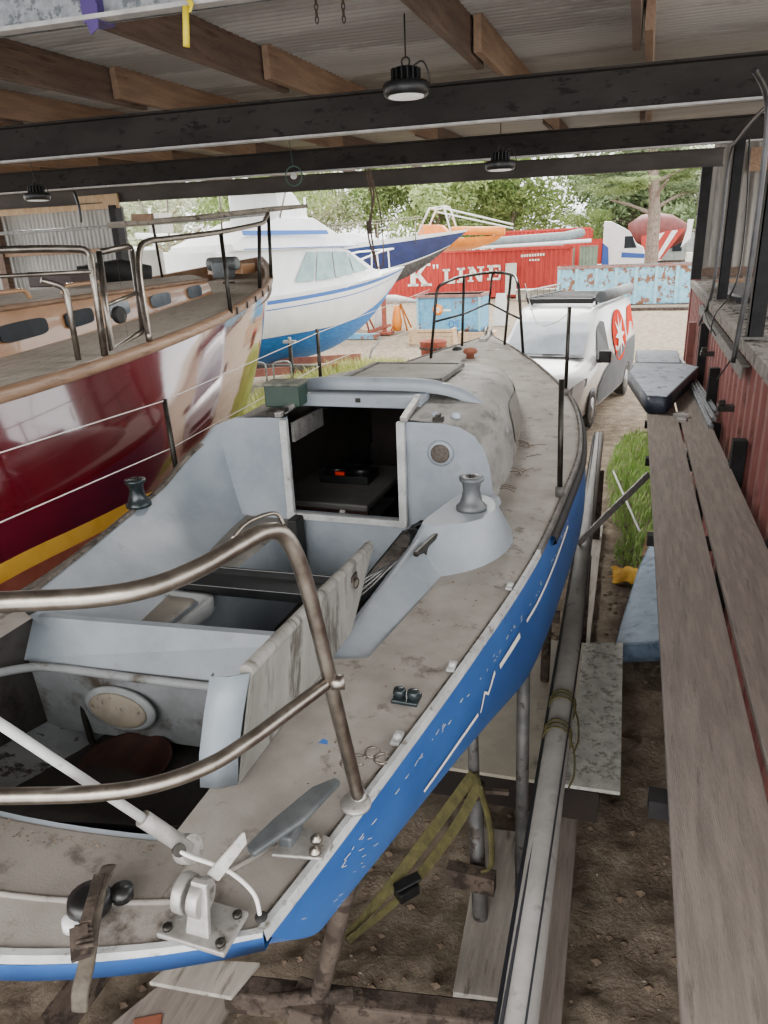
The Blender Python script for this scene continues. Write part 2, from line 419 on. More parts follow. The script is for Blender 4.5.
def ibeam(p, q, h, w, tw, y_open=1):
    """channel section beam from p to q, bottom line given"""
    g = G(); p = V(p); q = V(q); d = (q-p).normalized(); up = V((0, 0, 1)); s_ = d.cross(up).normalized()
    def seg(off, zc, ww, hh): g.bar(p+s_*off+up*zc, q+s_*off+up*zc, ww, hh)
    seg(0, h/2, tw, h)
    g.cur = 1
    seg(w/2*y_open, .008, w, .016)
    g.cur = 0
    seg(w/2*y_open, h-.008, w, .016)
    return g
struct(ibeam((-13.2, 5.17, 4.0), (2.2, 6.38, 4.0), .29, .09, .02), 'ceiling_beam_front', ['steel_beam', 'beam_lip'])
struct(ibeam((-13.2, 8.69, 4.12), (2.2, 10.02, 4.12), .27, .09, .02), 'ceiling_beam_middle', ['steel_beam', 'beam_lip'])
struct(ibeam((-13.2, 12.0, 4.2), (1.2, 13.84, 4.2), .27, .09, .03), 'ceiling_beam_rear', ['steel_beam_pale', 'steel_beam_pale'])
g = ibeam((-13, 2.03, 4.0), (2.2, 3.12, 4.0), .16, .07, .02)
struct(g, 'ceiling_beam_near', ['galv', 'beam_lip'])
# rafters
rx = [-11.8, -10.4, -9.0, -7.9, -6.6, -5.25, -3.95, -2.65, -1.13, -.08]
for i, x in enumerate(rx):
    g = G(); g.bar((x-.02, -1.5, 4.21), (x-.02, 5.75, 4.41), .05, .235)
    struct(g, 'ceiling_rafter_front.%02d' % i if i else 'ceiling_rafter_front', 'timber')
    g = G(); g.bar((x+.05, 5.3, 4.41), (x+.1, 9.9, 4.53), .05, .22)
    struct(g, 'ceiling_rafter_middle.%02d' % i if i else 'ceiling_rafter_middle', 'timber_light')
    g = G(); g.bar((x+.02, 9.3, 4.515), (x+.05, 14.0, 4.64), .05, .2)
    struct(g, 'ceiling_rafter_rear.%02d' % i if i else 'ceiling_rafter_rear', 'timber')
# far right cladding
def corr(p, q, z0, z1, pitch, amp, seg=8):
    g = G(); g.smooth = True; p = V((p[0], p[1], 0)); q = V((q[0], q[1], 0)); d = q-p; L_ = d.length; d.normalize(); nrm = V((-d.y, d.x, 0))
    n = int(L_/pitch*seg); rows = [[], []]
    for i in range(n+1):
        t = i*pitch/seg; a = amp*math.cos(2*PI*i/seg)
        b = p+d*t+nrm*a
        rows[0].append((b.x, b.y, z0)); rows[1].append((b.x, b.y, z1))
    g.grid(rows); return g
struct(corr((1.08, 14.1), (4.8, 14.3), 2.44, 4.7, .19, .035), 'wall_right', 'wall_iron_dark')
struct(corr((-14.5, 12.5), (-9.6, 12.75), 1.0, 4.15, .1, .012), 'wall_left', 'wall_iron')
g = G(); g.box(-14.5, -9.4, 12.35, 12.4, 4.1, 4.35); struct(g, 'trim_left_head', 'timber_pale')
g = G(); g.box(-9.6, -9.46, 12.3, 12.5, 0, 4.15); struct(g, 'trim_left_jamb', 'post_black')
g = G(); g.box(-12.55, -12.38, 12.3, 12.45, 0, 4.15); struct(g, 'trim_left_stud', 'timber')
g = G(); g.box(-14.5, -9.5, 12.36, 12.43, 3.32, 3.40); struct(g, 'trim_left_rail', 'timber_light')
g = G(); g.box(1.62, 4.8, 13.95, 14.0, 4.1, 4.45); struct(g, 'trim_right_head', 'timber_light')
g = G(); g.box(1.08, 4.8, 13.94, 14.03, 2.5, 2.64); struct(g, 'trim_right_rail', 'timber')
g = G(); g.box(.90, 1.06, 13.75, 13.95, 2.44, 4.22); struct(g, 'trim_right_jamb', 'post_black')
# steel posts on the container
for nm, x, y, z0, lab in (('steel_post', 1.0, 9.78, 2.40, 'black steel channel post on the container under the middle roof beam'),
                          ('steel_post.001', .90, 6.25, 2.37, 'black steel channel post nearest the camera on the container edge')):
    t = thing('steel_post', lab, 'post', (x, y, z0), 'steel posts standing on the shipping container')
    zt = 4.14 if y > 8 else 4.03
    g = G(); g.box(x-.05, x-.04, y-.06, y+.06, z0, zt); g.box(x-.05, x+.06, y-.06, y-.05, z0, zt); g.box(x-.05, x+.06, y+.05, y+.06, z0, zt)
    g.obj('channel', 'post_black', t)
    g = G(); g.box(x-.09, x+.1, y-.09, y+.09, z0-.005, z0+.012); g.obj('base_plate', 'rail_dark', t)
# conduits
g = G(); g.tube(cr([(.80, 9.9, 2.1), (.88, 9.65, 2.5), (.90, 9.62, 3.2), (.90, 9.6, 3.95), (.94, 9.3, 4.1), (1.0, 8.4, 4.2), (1.1, 7.4, 4.25)], 8), .018, 8)
single(g, 'cable_conduit', 'conduit', 'grey conduit curving up the post to the middle roof beam', 'conduit')
g = G(); g.tube(cr([(.76, 6.1, 2.2), (.79, 6.05, 2.9), (.78, 6.0, 3.7), (.74, 5.95, 3.98), (.62, 5.7, 4.1)], 8), .02, 8)
single(g, 'cable_conduit', 'conduit', 'thick grey conduit beside the nearest steel post', 'conduit')
g = G(); g.tube(cr([(.93, 8.3, 4.0), (.9, 7.6, 3.3), (.82, 7.0, 2.75), (.74, 7.6, 2.42), (.76, 8.0, 2.2)], 10), .007, 6)
single(g, 'hanging_cable', 'black_plastic', 'thin black cable hanging diagonally between the two steel posts', 'cable')

# lamps
def highbay(x, y, z, s, label, drop):
    t = thing('highbay_lamp', label, 'lamp', (x, y, z), 'black high bay lamps under the roof')
    g = G(); g.lathe([(.06*s, .13*s), (.075*s, .12*s), (.08*s, .05*s), (.145*s, .04*s), (.16*s, .02*s), (.15*s, -.03*s), (.135*s, -.045*s), (.12*s, -.04*s)], (x, y, z), 28)
    for k in range(16):
        a = 2*PI*k/16; g.bar((x+.07*s*math.cos(a), y+.07*s*math.sin(a), z+.085*s), (x+.1*s*math.cos(a), y+.1*s*math.sin(a), z+.085*s), .008*s, .07*s)
    g.obj('housing', 'lamp_black', t)
    g = G(); g.lathe([(.0, -.04*s), (.118*s, -.046*s), (.12*s, -.040*s)], (x, y, z), 28); g.obj('lens', 'lens', t)
    g = G(); g.tube([(x+.028*s*math.cos(a*PI/6), y, z+.16*s+.028*s*math.sin(a*PI/6)) for a in range(12)], .006*s, 6, closed=True)
    g.tube([(x, y, z+.19*s), (x, y, z+drop)], .005, 6); g.obj('hook', 'dark_metal', t)
    g = G(); g.tube(cr([(x+.05, y, z+.13*s), (x+.12*s, y, z+.15*s), (x+.16*s, y+.02, z+.05*s), (x+.13*s, y+.04, z+.0)], 6), .006*s, 6)
    g.obj('power_lead', 'black_plastic', t)
highbay(-1.47, 4.97, 4.07, .95, 'black round high bay lamp with pale lens hanging nearest the camera', .41)
highbay(-1.34, 7.72, 3.86, .95, 'smaller looking black high bay lamp hanging below the middle beam', .69)
highbay(-6.75, 7.4, 3.88, .95, 'dark high bay lamp at the left under the middle beam', .67)
# hanging wire ring
t = thing('hanging_ring', 'small green wire ring with a white disc hanging under the middle beam', 'ring', (-3.7, 8.0, 3.86))
g = G(); g.tube([(-3.7+.1*math.cos(a), 8.0, 3.945+.1*math.sin(a)) for a in [2*PI*i/24 for i in range(24)]], .007, 6, closed=True)
g.tube([(-3.7, 8, 4.04), (-3.73, 7.95, 4.6)], .004, 5); g.obj('wire_ring', 'green_wire', t)
g = G(); g.lathe([(.0, -.01), (.035, -.01), (.035, .01), (.0, .01)], (-3.7, 8, 3.945), 16, Matrix.Rotation(PI/2, 3, 'X')); g.obj('disc', 'white_paint', t)
# ribbon, tape, chains, ropes
g = G(); g.smooth = True
g.grid([[(-1.70+.022*math.sin(k*1.3)-w*.5+.006*k, 2.82-.01*k, 4.18-.03*k) for w in (-.022, 0, .022)] for k in range(8)]); g.tube([(-1.66, 2.75, 3.99), (-1.67, 2.74, 3.86)], .013, 5)
single(g, 'hanging_ribbon', 'ribbon_yellow', 'yellow ribbon dangling from the near galvanised beam', 'ribbon', solid=.002)
g = G(); g.box(-2.13, -2.06, 2.755, 2.86, 3.995, 4.17); g.poly([(-2.13, 2.755, 4.05), (-2.05, 2.755, 4.05), (-2.06, 2.755, 3.97), (-2.1, 2.755, 3.95)], (0, -.004, 0))
single(g, 'tape_band', 'tape_purple', 'purple tape wrapped round the near galvanised beam', 'tape')
def chain(p, n, label):
    g = G()
    for i in range(n):
        c = V(p)-V((0, 0, .026*i)); ax = i % 2
        pts = [c+V((.008*math.cos(a) if ax else 0, 0 if ax else .008*math.cos(a), .017*math.sin(a))) for a in [2*PI*k/10 for k in range(10)]]
        g.tube(pts, .0035, 5, closed=True)
    single(g, 'hanging_chain', 'rusty_steel', label, 'chain', 'rusty chains hanging from the rafter')
chain((-1.55, 3.75, 4.3), 6, 'short rusty chain hanging from the rafter, left of a pair')
chain((-1.43, 3.8, 4.3), 6, 'short rusty chain hanging from the rafter, right of a pair')
t = thing('hoist_rope', 'brown ropes with a small block hanging below the far roof beam', 'rope', (-3.4, 9.55, 2.9))
g = G()
g.tube(cr([(-3.42, 9.55, 4.2), (-3.44, 9.88, 3.8), (-3.36, 9.55, 3.4), (-3.3, 9.55, 2.95)], 8), .012, 6)
g.tube(cr([(-3.38, 9.55, 4.2), (-3.3, 9.552, 3.8), (-3.4, 9.55, 3.35), (-3.28, 9.55, 2.9)], 8), .012, 6)
g.tube(cr([(-3.36, 9.55, 4.2), (-3.22, 9.55, 3.6), (-3.2, 9.55, 3.0), (-3.27, 9.55, 2.92)], 8), .008, 6); g.obj('rope', 'timber', t)
g = G(); g.cbox((-3.38, 9.55, 3.42), (.06, .04, .16)); g.obj('block', 'rusty_steel', t)
g = G(); g.tube(cr([(-7.72, 9.2, 4.1), (-7.68, 9.2, 3.9), (-7.69, 9.2, 3.68)], 4), [.02]*8+[.012], 6)
single(g, 'hanging_strap', 'black_plastic', 'short black strap hanging from the beam over the varnished yacht', 'strap')
g = G(); g.tube(cr([(-9.0, 12.45, 4.22), (-8.7, 12.3, 3.8), (-8.6, 12.3, 3.5)], 6), .012, 5)
single(g, 'loose_cable', 'rope_white', 'loose pale cable drooping from the left end of the far beam', 'cable')

# ================================================================== BLUE SAILBOAT
CX = -1.32
WT = [(.83, .76), (1.16, .82), (1.85, .93), (2.63, 1.03), (3.46, 1.08), (4.0, 1.1), (4.52, 1.07), (5, 1.0), (5.43, .89), (6.07, .64), (6.52, .42), (6.9, .2), (7.18, .01)]
def W(y): return max(.004, sinterp(WT, y))
PD = [(1.1, 0), (1.7, .10), (2.2, .13), (3.3, .13), (4.6, 0)]
def Wd(y, side): return W(y)-(interp(PD, y) if side < 0 else 0)
def S(y): return 1.93+.0132*max(0, y-2)**2
def aftoff(y, u):
    k = max(0, min(1, (1.45-y)/.6)); return -.235*(1-(u/W(y))**2)*k
def dk(y, u, dz=0):
    return (CX+u, y+aftoff(y, u), S(y)+.025*(1-(u/W(y))**2)+dz)
boat = thing('sailboat', 'old blue hulled sailing boat with dirty grey deck and open cockpit in the foreground', 'boat', (CX, 3.5, .55))

# hull
PR = [(0, 1.0), (.08, 1.015), (.2, 1.03), (.4, 1.03), (.55, 1.0), (.68, .92), (.8, .74), (.9, .48), (.97, .2), (1, .02)]
def depth(y): return interp([(.83, .45), (1.6, .62), (2.5, .95), (4.5, 1.0), (7.18, .85)], y)
def hullp(y, f, side, off=0):
    d = depth(y)*f
    k = interp([(.83, .72), (1.6, .38), (2.6, .1), (4, 0), (5, -.1), (6, -.35), (7.18, -.75)], y)
    w = Wd(y, side)*sinterp(PR, f)
    p = V((CX+side*w, y+aftoff(y, W(y))+k*d*(1+.7*f), S(y)-d))
    if off:
        a = hullp(y+.01, f, side); b = hullp(y, min(1, f+.01), side)
        n = (a-p).cross(b-p).normalized()
        if n.x*side < 0: n = -n
        p = p+n*off
    return p
YS = [.83+i*(7.18-.83)/64 for i in range(65)]
FS = [i/20 for i in range(21)]
g = G(); g.smooth = True
for side in (1, -1):
    g.cur = 0; g.grid([[hullp(y, f, side) for f in FS if f <= .6001] for y in YS])
    g.cur = 1; g.grid([[hullp(y, f, side) for f in FS if f >= .5999] for y in YS])
# transom
g.cur = 0
tr = []
for f in FS:
    a = hullp(.83, f, 1); hw = a.x-CX
    tr.append([(CX+hw*u, a.y-.235*(1-u*u)*(1-f*.6), a.z) for u in [-1+i/10 for i in range(21)]])
tr.insert(1, [V((p[0], p[1], p[2]-.04)) for p in tr[0]])
g.grid(tr)
g.obj('hull', ['hull_blue', 'hull_white'], boat)
# keel
g = G(); g.smooth = False
g.poly([(CX-.05, 3.0, 1.0), (CX-.05, 4.6, 1.0), (CX-.05, 4.3, .35), (CX-.05, 3.2, .35)], (.1, 0, 0)); g.obj('keel', 'hull_white', boat, bevel=.03)
# hull lightning stripe
def stripe(pts, w):
    g = G()
    for (y0, f0), (y1, f1) in zip(pts, pts[1:]):
        n = max(2, int(abs(y1-y0)/.05))
        A = []; 
        for i in range(n+1):
            t = i/n; y = y0+(y1-y0)*t; f = f0+(f1-f0)*t
            A.append([hullp(y, f-w, 1, .004), hullp(y, f+w, 1, .004)])
        g.grid(A)
    return g
for P_, w_ in (([(1.36, .33), (1.78, .29)], .012), ([(1.80, .30), (1.86, .215), (1.885, .25), (1.97, .18)], .010), ([(2.02, .19), (2.26, .175)], .014), ([(2.36, .16), (3.3, .13)], .007)):
    stripe(P_, w_).obj('hull_stripe', 'letter_white', boat)
# scratches along the sheer
g = G(); rnd = random.Random(4)
for i in range(60):
    y = 1.0+rnd.random()*2.4; f = .10+rnd.random()*.03; l = .005+rnd.random()*.02
    a = rnd.uniform(-.02, .02)
    g.poly([hullp(y, f, 1, .003), hullp(y+l, f+a*.3, 1, .003), hullp(y+l, f+a*.3+.003, 1, .003), hullp(y, f+.004, 1, .003)])
for i in range(14):
    y = .84+rnd.random()*.3; f = .10+rnd.random()*.3; l = .004+rnd.random()*.01
    g.poly([hullp(y, f, 1, .003), hullp(y+l, f+.02, 1, .003), hullp(y+l, f+.024, 1, .003), hullp(y, f+.005, 1, .003)])
g.obj('paint_scratches', 'boat_cream', boat, kind='stuff')
# toe rail
for side in (1, -1):
    for (ya, yb, mt) in ((.83, 2.7, 'rail_white' if side > 0 else 'rail_dark'), (2.7, 7.18, 'rail_dark')):
        g = G(); rows = []
        n = 40
        for i in range(n+1):
            y = ya+(yb-ya)*i/n; w = Wd(y, side); z = S(y); yo = aftoff(y, W(y))
            rows.append([(CX+side*(w-.014), y+yo, z+.002), (CX+side*(w-.012), y+yo, z+.012), (CX+side*(w+.002), y+yo, z+.012), (CX+side*(w+.006), y+yo, z-.014)])
        g.grid(rows); g.obj('toe_rail', mt, boat, solid=0)
g = G(); rows = []
for i in range(31):
    u = -1+i/15; w = .76
    b = .83-.235*(1-u*u)
    rows.append([(CX+u*w, b+.014, S(.83)+.025*(1-u*u)+.001), (CX+u*w, b+.012, 1.938+.025*(1-u*u)), (CX+u*w, b-.002, 1.938+.025*(1-u*u)), (CX+u*w, b-.004, 1.928+.012*(1-u*u))])
g.grid(rows); g.obj('toe_rail', 'rail_white', boat)
for side in (1, -1):
    g = G(); g.smooth = True; rows = []
    for i in range(41):
        y = 2.9+(6.4-2.9)*i/40
        rows.append([hullp(y, .01, side, .002), hullp(y, .015, side, .022), hullp(y, .05, side, .024), hullp(y, .06, side, .002)])
    g.grid(rows); g.obj('rub_strip', 'black_rubber', boat)
# dark seam inside the white rail
g = G()
rows = []
for i in range(61):
    y = .86+(6.9-.86)*i/60; w = W(y); yo = aftoff(y, w)
    rows.append([(CX+(w-.022), y+yo, S(y)+.006), (CX+(w-.013), y+yo, S(y)+.008)])
g.grid(rows); g.obj('deck_seam', 'dirt_strip', boat)

# deck
CB = [(1.72, .66), (2.3, .73), (2.5, .75), (2.65, .78), (2.85, .84), (3.0, .82), (3.2, .79), (3.67, .78), (4.44, .72), (4.94, .60), (5.36, .46), (5.7, .33), (5.95, .12), (6.0, 0)]
def inner(y, side):
    if side < 0 and 1.74 < y < 3.2: return sinterp([(1.6, .69), (1.7, .70), (1.88, .735), (2.3, .79), (2.6, .82), (2.9, .82), (3.05, .79), (3.2, .76)], y)
    if y < 1.72: return .47 if side > 0 else .60
    return max(0, interp(CB, y)-.03)
g = G(); g.smooth = True
for side in (1, -1):
    rows = []
    for i in range(106):
        y = 1.06+(7.17-1.06)*i/105; b = Wd(y, side); a = min(inner(y, side), b)
        rows.append([dk(y, side*(a+(b-a)*k/4)) for k in range(5)])
    g.grid(rows)
rows = []
for i in range(7):
    y = .83+.23*i/6; rows.append([dk(y, W(y)*(-1+k/12)) for k in range(25)])
g.grid(rows)
g.obj('deck', 'deck_grey', boat)
# aft deck non-slip pad with raised border line
g = G(); g.smooth = True
def pad(u):  # aft border
    return .83+.13+.0*u
rows = []
for i in range(6):
    rows.append([dk(.935+.12*i/5, u, .004) for u in [-.62+.058*k for k in range(21)]])
g.grid(rows); g.obj('nonslip_pad', 'deck_dark', boat)
g = G(); pts = [dk(.93, u, .002) for u in [-.64+.06*k for k in range(21)]]+[dk(.99, .63, .004), dk(1.06, .69, .004)]
g.tube(pts, .006, 6); g.obj('pad_border', 'deck_grey', boat)

# bridge deck (traveller beam) + locker
g = G(); g.smooth = False
BL, BR = -.72, .52
g.cur = 0
g.add([(CX+BL, 1.775, 1.90), (CX+BR, 1.90, 1.90), (CX+BR, 1.93, 1.90), (CX+BL, 1.805, 1.90), (CX+BL, 1.685, 1.77), (CX+BR, 1.79, 1.77), (CX+BL, 1.86, 1.45), (CX+BR, 1.95, 1.45)],
      [(0, 1, 2, 3), (4, 5, 1, 0), (3, 2, 7, 6)])
g.obj('bridge_deck', 'gelcoat', boat, weld=True)
g = G(); g.tube(cr([(CX-.64, 1.16, 1.90), (CX-.645, 1.45, 1.84), (CX-.60, 1.64, 1.78), (CX-.5, 1.685, 1.765), (CX-.1, 1.71, 1.765), (CX+.3, 1.745, 1.765), (CX+.5, 1.77, 1.77)], 6), .016, 8)
g.obj('locker_rim', 'gelcoat_dirty', boat)
g = G()
x0, x1 = CX-.65, CX+.5
g.cur = 0
# forward wall (sloping), sides, floor, aft wall
g.grid([[(x0, 1.78, 1.46), (x1, 1.86, 1.46)], [(x0, 1.80, 1.40), (x1, 1.88, 1.40)]])
g.grid([[(x0-.03, .90, 1.93), (x0-.03, 1.80, 1.93)], [(x0-.01, 1.3, 1.52), (x0, 1.84, 1.40)]])
g.grid([[(x1, .95, 1.93), (x1, 1.9, 1.93)], [(x1, 1.3, 1.52), (x1, 1.9, 1.40)]])
g.grid([[(x0-.01, 1.18, 1.60), (x1, 1.24, 1.58)], [(x0-.01, 1.34, 1.53), (x1, 1.36, 1.53)], [(x0, 1.9, 1.40), (x1, 1.9, 1.40)]])
g.grid([[(x0-.03, .88, 1.92), (x0*.5+x1*.5, .90, 1.92), (x1, 1.04, 1.92)], [(x0, 1.18, 1.60), (x0*.5+x1*.5, 1.19, 1.60), (x1, 1.24, 1.58)]])
g.obj('locker_well', 'locker_dark', boat)
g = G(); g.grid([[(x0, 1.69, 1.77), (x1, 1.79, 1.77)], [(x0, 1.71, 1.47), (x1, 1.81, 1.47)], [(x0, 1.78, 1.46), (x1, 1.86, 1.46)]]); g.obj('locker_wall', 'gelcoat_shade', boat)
g = G(); rows = []
for i in range(13):
    u = -.58+1.05*i/12; rows.append([dk(1.06, u, 0), V(dk(1.06, u, 0))-V((0, -.005, .045))])
g.grid(rows); g.obj('locker_coaming', 'gelcoat', boat, solid=.012)
# oval inspection cover
def oval(c, rx_, rz_, d, mt, nm, parent, tilt):
    g = G(); R_ = Matrix.Rotation(tilt, 3, 'X')
    g.lathe([(1.0, 0), (1.0, d), (.9, d*1.4), (0, d*1.4)], (0, 0, 0), 32)
    for i, p in enumerate(g.v): g.v[i] = V(c)+R_ @ V((p.x*rx_, p.z, p.y*rz_))
    return g.obj(nm, mt, parent)
oc = (CX-.30, 1.715, 1.62)
f0 = oval(oc, .15, .085, -.012, 'gelcoat_dirty', 'inspection_cover', boat, -.05)
oval((oc[0], oc[1]-.014, oc[2]), .12, .066, -.01, 'cover_tan', 'cover_disc', f0, -.05)
g = G(); g.lathe([(.12, 0), (.15, .01), (.16, .035), (.15, .035), (.14, .015), (0, .013)], (CX-.22, 1.60, 1.462), 24)
o = g.obj('locker_pan', 'dark_wood', boat)
g = G(); rnd = random.Random(3)
for i in range(9):
    a = rnd.random()*6.28; g.bar((CX-.32, 1.62, 1.42), (CX-.32+.05*math.cos(a), 1.62+.03*math.sin(a), 1.42+.04*math.sin(a)), .014, .008)
# stowed ladder frame at locker left
g.v = []; g.f = []; g.mi = []; g.sm = []
g.tube(cr([(CX-.5, 1.76, 1.74), (CX-.48, 1.72, 1.55), (CX-.44, 1.7, 1.42), (CX-.40, 1.72, 1.40)], 5), .012, 6)
g.obj('locker_bracket', 'dark_metal', boat)

# cockpit tub
YC = [1.9+(3.2-1.9)*i/26 for i in range(27)]
def cin(y): return interp([(1.7, .44), (1.85, .50), (2.2, .55), (2.45, .58), (2.62, .65), (2.85, .72), (3.2, .74)], y)
def cl(y): return sinterp([(1.7, .70), (1.88, .73), (2.3, .79), (2.6, .82), (2.9, .82), (3.05, .79), (3.13, .74), (3.2, .70)], y)
def cz(y, side):
    if side > 0: return interp([(1.7, 1.935), (1.85, 1.95), (2.2, 2.02), (2.45, 2.06), (2.6, 2.09), (2.85, 2.08), (3.0, 2.03), (3.2, 2.0)], y)
    return sinterp([(1.7, 1.94), (1.88, 1.955), (2.3, 1.98), (2.6, 2.01), (2.85, 2.05), (3.0, 2.12), (3.12, 2.2), (3.2, 2.28)], y)
for side in (1, -1):
    g = G()
    e = .02 if side > 0 else .085
    rows = []; 
    for i in range(31):
        ys_ = 1.6 if side > 0 else 1.76
        y = ys_+(3.2-ys_)*i/30
        c = cin(y) if side > 0 else cl(y); z = cz(y, side); bo = max(interp(CB, y)-.01, c+.06)
        ib = c-.05 if side > 0 else interp([(1.7, .40), (2.2, .46), (2.6, .53), (3.0, .60), (3.2, .62)], y)
        R5 = [(CX+side*bo, y, S(y)-.01), (CX+side*(c+.045), y, z-.012), (CX+side*(c+.02), y, z), (CX+side*c, y, z-.012)]
        for q_ in (.3, .6, .85): R5.append((CX+side*(c+(ib-c)*(q_**1.3)), y, z-.012+(1.80-z)*q_))
        R5 += [(CX+side*ib, y, 1.795), (CX+side*(ib-.03), y, 1.78)]
        rows.append(R5)
    g.smooth = True; g.grid(rows)
    g.obj('coaming', 'gelcoat', boat)
# dirt line on top of the port coaming
g = G(); rows = []
for i in range(31):
    y = 1.5+(3.12-1.5)*i/30; c = cl(y); z = cz(y, -1)
    rows.append([(CX-c-.003, y, z-.004), (CX-c-.02, y, z+.004), (CX-c-.05, y, z-.008), (CX-min(c+.12, Wd(y, -1)), y, min(z-.02, S(y)+.03))])
g.grid(rows); g.obj('coaming_capping', 'dirt_strip', boat)
# seats
for side in (1, -1):
    g = G(); g.smooth = True; rows = []
    for i in range(25):
        y = 1.93+(3.2-1.93)*i/24
        si = .30
        c = interp([(1.7, .40), (2.2, .46), (2.6, .53), (3.0, .60), (3.2, .62)], y)-.01 if side < 0 else cin(y)-.035
        rows.append([(CX+side*(c-.02), y, 1.79), (CX+side*(c-.04), y, 1.785), (CX+side*(si+.02), y, 1.785), (CX+side*si, y, 1.77)])
    g.grid(rows); g.obj('seat', 'dirt_strip' if side > 0 else 'window_grimy', boat)
    g = G(); g.grid([[(CX+side*.30, 1.93, 1.78), (CX+side*.30, 3.2, 1.78)], [(CX+side*.24, 1.93, 1.38), (CX+side*.24, 3.2, 1.38)]])
    g.obj('seat_front', 'gelcoat', boat)
g = G(); g.box(CX-.3, CX+.3, 1.9, 3.2, 1.36, 1.38); g.obj('footwell_floor', 'locker_dark', boat)
# moulded tub recess aft in the footwell
t2 = G()
def rrect(x0, x1, y0, y1, z, r, n=5):
    P = []
    for cx_, cy_, a0 in ((x1-r, y1-r, 0), (x0+r, y1-r, PI/2), (x0+r, y0+r, PI), (x1-r, y0+r, 3*PI/2)):
        for k in range(n+1):
            a = a0+PI/2*k/n; P.append(V((cx_+r*math.cos(a), cy_+r*math.sin(a), z)))
    return P
A = [rrect(CX-.62, CX-.22, 1.96, 2.28, 1.74, .05), rrect(CX-.62, CX-.22, 1.96, 2.28, 1.80, .05), rrect(CX-.59, CX-.25, 1.99, 2.25, 1.80, .05), rrect(CX-.57, CX-.27, 2.0, 2.24, 1.70, .05)]
t2.smooth = True; t2.grid(A, closed=True); t2.poly(A[-1]); t2.obj('moulded_tray', 'gelcoat_dirty', boat)
# winch pod starboard
g = G(); g.smooth = True
def podring(P, z):
    return [V((CX+q.x, q.y, z)) for q in cr([(a, b, 0) for a, b in P], 4, closed=True)]
pod = [(0, podring([(.56, 2.3), (.74, 2.38), (.87, 2.55), (.92, 2.78), (.84, 3.02), (.66, 3.0), (.60, 2.7)], 1.93)), (1, podring([(.57, 2.42), (.72, 2.46), (.85, 2.6), (.88, 2.78), (.80, 2.96), (.66, 2.96), (.61, 2.7)], 2.03)), (2, podring([(.60, 2.5), (.72, 2.53), (.82, 2.63), (.84, 2.78), (.78, 2.9), (.67, 2.9), (.62, 2.7)], 2.095))]
rows = [p for _, p in pod]; g.grid(rows, closed=True); g.poly(rows[-1]); g.obj('winch_plinth', 'gelcoat', boat)
def winch(x, y, z, mt, s=1.0):
    g = G(); g.lathe([(.055*s, 0), (.055*s, .012*s), (.042*s, .025*s), (.034*s, .05*s), (.03*s, .075*s), (.034*s, .1*s), (.044*s, .108*s), (.044*s, .12*s), (.03*s, .124*s), (.012, .118*s), (.012, .10*s)], (x, y, z), 28)
    o = g.obj('winch', mt, boat)
    g = G(); g.lathe([(.01*s, .10*s), (.01*s, .128*s), (0, .128*s)], (x, y, z), 8); g.obj('winch_socket', 'dark_metal', o)
winch(CX+.75, 2.72, 2.095, 'winch_grey', 1.15)
winch(CX-.85, 2.66, 2.01, 'winch_black', 1.1)
# cleat on coaming face
g = G(); yy = 2.38
g.bar((CX+.615, yy-.02, 2.03), (CX+.66, yy+.10, 2.04), .014, .03); g.cbox((CX+.63, yy+.03, 2.01), (.03, .03, .05)); g.bar((CX+.63, yy-.08, 2.055), (CX+.665, yy+.12, 2.065), .02, .02)
g.obj('horn_cleat', 'dark_metal', boat, bevel=.005)

# cabin
def B(y): return interp([(3.2, .76), (3.67, .77), (4.44, .71), (4.94, .60), (5.36, .46), (5.7, .31), (5.95, .1), (6.0, .02)], y)
def Hc(y): return interp([(3.2, .385), (3.8, .39), (4.4, .36), (5.0, .28), (5.5, .16), (5.9, .04), (6.0, .0)], y)
def cabring(y):
    b = B(y); h = Hc(y); s_ = S(y); o = []
    half = [(1.0, 0), (.985, .25), (.965, .5), (.93, .7), (.87, .86), (.78, .96), (.66, 1.0), (.405*.76/max(b, .3), 1.03)]
    pts = [(b*a, s_+h*k) for a, k in half]
    pts[-1] = (min(b*.5, .31), s_+h*1.04)
    pts.append((min(b*.25, .15), s_+h*1.07))
    R_ = [(CX+x, y, z) for x, z in pts]; Lf = [(CX-x, y, z) for x, z in reversed(pts)]
    return R_+[(CX, y, s_+h*1.08)]+Lf
YK = [3.2, 3.3, 3.42, 3.46]+[3.5+.1*i for i in range(26)]
rings = [cabring(y) for y in YK]
g = G(); g.smooth = True
nr = len(rings[0])
g.grid(rings, skip=lambda i, k: (i < 3 and 7 <= k <= nr-9))
g.obj('cabin_top', 'cabin_dirty', boat)
# side windows
for side in (1, -1):
    g = G(); g.smooth = True; rows = []
    for i in range(13):
        t = i/12; y = 3.95+1.05*t; b = B(y); h = Hc(y); s_ = S(y)
        lo_, hi_ = (.12+.1*t), (.74-.06*t)
        if i == 0: lo_ = .25; hi_ = .6
        if i == 12: lo_ = .3; hi_ = .55
        rows.append([(CX+side*(b*interp([(0, 1), (.25, .985), (.5, .965), (.7, .93), (.86, .87)], k)+.008), y, s_+h*k) for k in (lo_, lo_+(hi_-lo_)*.33, lo_+(hi_-lo_)*.66, hi_)])
    g.grid(rows); g.obj('cabin_window', 'window_grimy', boat)
